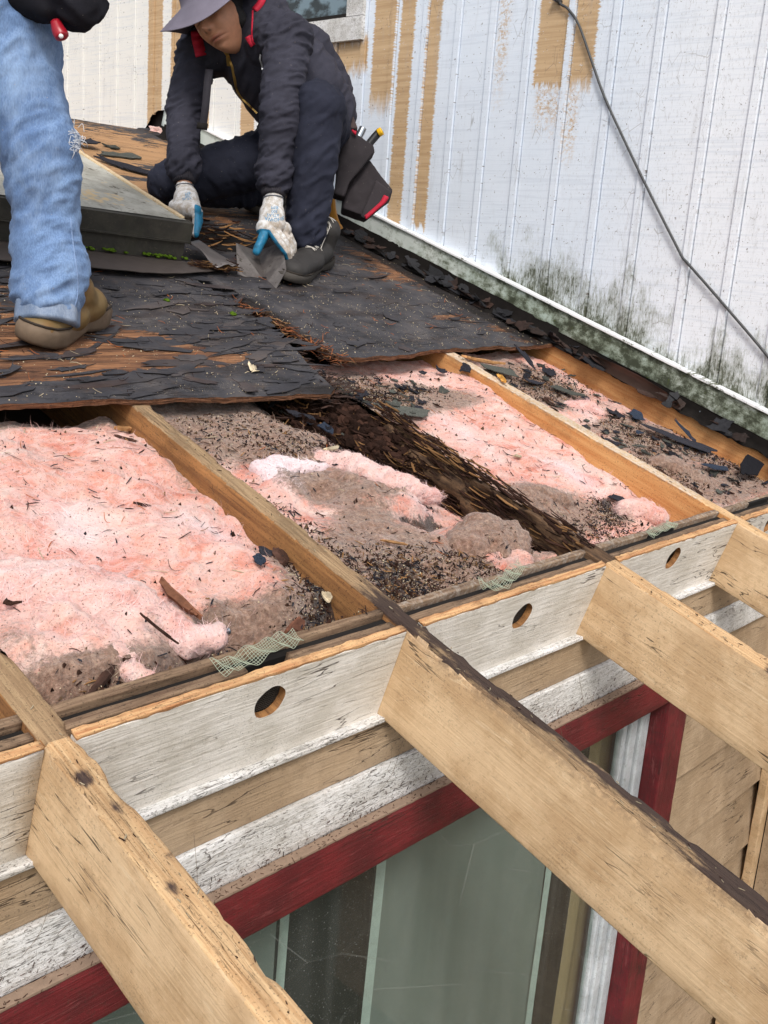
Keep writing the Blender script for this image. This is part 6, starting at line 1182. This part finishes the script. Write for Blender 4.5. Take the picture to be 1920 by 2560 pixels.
# ---------------------------------------------------------------- standing person in jeans
st=T('person','standing person in faded blue jeans, black jacket and brown boots, cut off by the frame','person',(.63,1.15,0))
Hm,An=J(*(0.5805,1.1085,0.0770)),J(*(0.5781,1.0998,0.0619)); K_=J(*(0.5896,1.2555,0.3733)); Th=J(*(0.5684,1.3497,0.5047)); Hp=J(*(0.5567,1.4769,0.6708)); Hp2=Hp+np.array([-.16,.10,0])
ft=RW(np.array([.22,1.34,.03])); K2=(Hp2+ft)/2+np.array([.02,-.04,.02])
Ch=Hp+np.array([.26,-.05,.40]); Sh1=Ch+np.array([.02,-.17,.02]); Sh2=Ch+np.array([.02,.17,.02]); Hd=Ch+np.array([.20,-.02,.22])
S1e=J(*(0.5825,1.3443,0.6845)); S1w=J(*(0.6227,1.2274,0.6726)); 
core=[capm(Hp,Ch,.11,.12),capm(Ch,Hd,.06,.055),capm(Hd,Hd+np.array([.03,0,.07]),.085,.085),capm(Hp,K_,.08,.055),capm(K_,Hm,.052,.036),capm(Hp2,K2,.08,.055),capm(K2,ft+[0,0,.08],.052,.036),capm(Hp,Hp2,.11,.11),capm(Sh1,S1e,.045,.038),capm(S1e,S1w,.036,.026),capm(Sh2,Sh2+np.array([.12,.02,-.28]),.045,.036)]
V,N,F=remesh(core,.008,4); mk('body',V,F,skinm.m,st,cols=np.tile(skin,(len(V),1)),roof=False,rc=V)
V,N,F=remesh([capm(Hd+np.array([-.02,0,.06]),Hd+np.array([-.03,0,.0]),.095,.085)],.008,3); mk('hair',V,F,hairm,st,roof=False,rc=V)
jp=[((0.5751,1.3284,0.4653),.088),((0.5868,1.2945,0.4184),.083),((0.5962,1.2625,0.3816),.080),((0.5993,1.2408,0.3474),.075),((0.6001,1.2273,0.3082),.072),((0.6061,1.2130,0.2534),.067),((0.6023,1.1845,0.1990),.071),((0.6038,1.1562,0.1536),.074),((0.5930,1.1339,0.1187),.072),((0.5867,1.1221,0.1047),.067)]
parts=[capm(Hp,Hp2,.14,.14),capm(Hp,J(*jp[0][0]),.135,.088)]+[capm(J(*jp[i][0]),J(*jp[i+1][0]),jp[i][1],jp[i+1][1],k=28) for i in range(len(jp)-1)]+[capm(Hp2,K2,.12,.085),capm(K2,ft+[0,0,.09],.08,.065)]
V,N,F=remesh(parts,.0055,6); A1=J(*jp[2][0]);A2=J(*jp[8][0]); V=folds(V,N,[(Th,A1,.085,.010,24),(A1,A2,.072,.015,30),(J(*jp[6][0]),J(*jp[9][0]),.072,.014,34)],17)
jnb=bvh_of(V,F)
mk('jeans',V,F,jeanm,st,roof=False,rc=V)
P=path_on(jnb,[(0.6410,1.1730,0.2608),(0.6372,1.1399,0.2120),(0.6353,1.1079,0.1681),(0.6307,1.0847,0.1308),(0.6204,1.0715,0.0967)],6,.0005); V,F=ribbon3(P,.0035,.0015,CT_); mk('side_seam',V,F,simple('denim_seam',L(122,144,178),.9,.1,200,.3,.5),st,roof=False)
a0,a1=J(*(0.5781,1.0998,0.0619)),J(*(0.5755,1.0931,0.0490))
wk2=wk; wk=st; cuff(J(*(0.5840,1.1154,0.0918)),J(*(0.5750,1.0913,0.0529)),.0655,.0665,'jeans_hem',cloth('frayed_hem',L(98,116,142),L(138,154,178),wear=L(172,182,196)),9,.0016); wk=wk2
a=Acc(); r=np.random.default_rng(5)
for i in range(40):
    p=J(*(0.6297,1.1761,0.4205)); q=p+np.array([r.normal(0,.004),r.normal(0,.004),r.normal(0,.012)]); V,F=tube(spline([q,q+r.normal(0,.006,3),q+r.normal(0,.009,3)+[.004,0,-.004]],4),.0006,4); a.add(V,F)
a.mk('torn_knee_threads',simple('white_denim_threads',L(210,214,220),.95,.1,200,.3,1.),st,roof=False)
P=path_on(bvh_of(*(lambda V,F:(V,F))(V if False else np.array([st.children[-4].data.vertices[i].co[:] for i in range(len(st.children[-4].data.vertices))])+np.array(st.location),[tuple(p_.vertices) for p_ in st.children[-4].data.polygons])),[(0.6530,1.1612,0.2658),(0.6504,1.1453,0.2411),(0.6492,1.1219,0.2092)],4,.001) if False else None
Jp=[capm(Hp+np.array([.0,0,.03]),Ch,.155,.175,[0,1,0],1.1),capm(Hp,Hp2+np.array([0,0,.05]),.15,.15),capm(Sh1,S1e,.075,.066),capm(S1e,S1w,.066,.052),capm(Sh2,Sh2+np.array([.12,.02,-.28]),.07,.06),capm(Ch,Ch+(Hd-Ch)*.4,.09,.08),capm(J(*(0.5678,1.3689,0.6680)),J(*(0.5834,1.2802,0.6508)),.07,.040)]
V,N,F=remesh(Jp,.008,6); V=folds(V,N,[(S1e,S1w,.055,.009,28),(Hp,Ch,.15,.01,14)],23); mk('jacket',V,F,bjack,st,roof=False,rc=V)
brn=NT('tan_boot_leather',.6,.35); m=brn; n=m.noise((1,1,1),26,5,.65); m.out(m.mix(m.st(m.noise((1,1,1),9,3),.4,.6),m.mix(n,L(128,98,54),L(98,68,42)),L(112,92,58)),normal=m.bump(n,.3,.002)); bs_=simple('brown_grey_sole',L(112,96,80),.8,.3,40,.3,.4)
boot(st,(.762,1.190,.016),(.512,1.052,.016),brn.m,bs_,None,5,shaft=.10,sh=.25,thick=1.5)
boot(st,(.12,1.28,.016),(.37,1.40,.016),brn.m,bs_,None,6,shaft=.12)
V,F=tube(spline([J(*(0.5824,1.2344,0.6255)),J(*(0.5843,1.2211,0.6118)),J(*(0.5872,1.2115,0.6043)),J(*(0.5883,1.2070,0.6004))],4),[.010,.011,.012,.013,.0138,.0142,.0142,.0142,.0142,.013,.011,.007,.004],14)[0:2]
hn=mk('plier_handle',V,F,simple('dark_red_grip',L(150,20,36),.35,.5),roof=False,label='dark red tool grip with a white dot poking out below the black jacket',cat='hand tool')
V,F=lump(J(*(0.5763,1.1958,0.6058)),(.0045,.0045,.0045),1,.05,1); mk('white_dot',V,F,simple('white_rivet',L(230,230,230),.4),hn,roof=False)
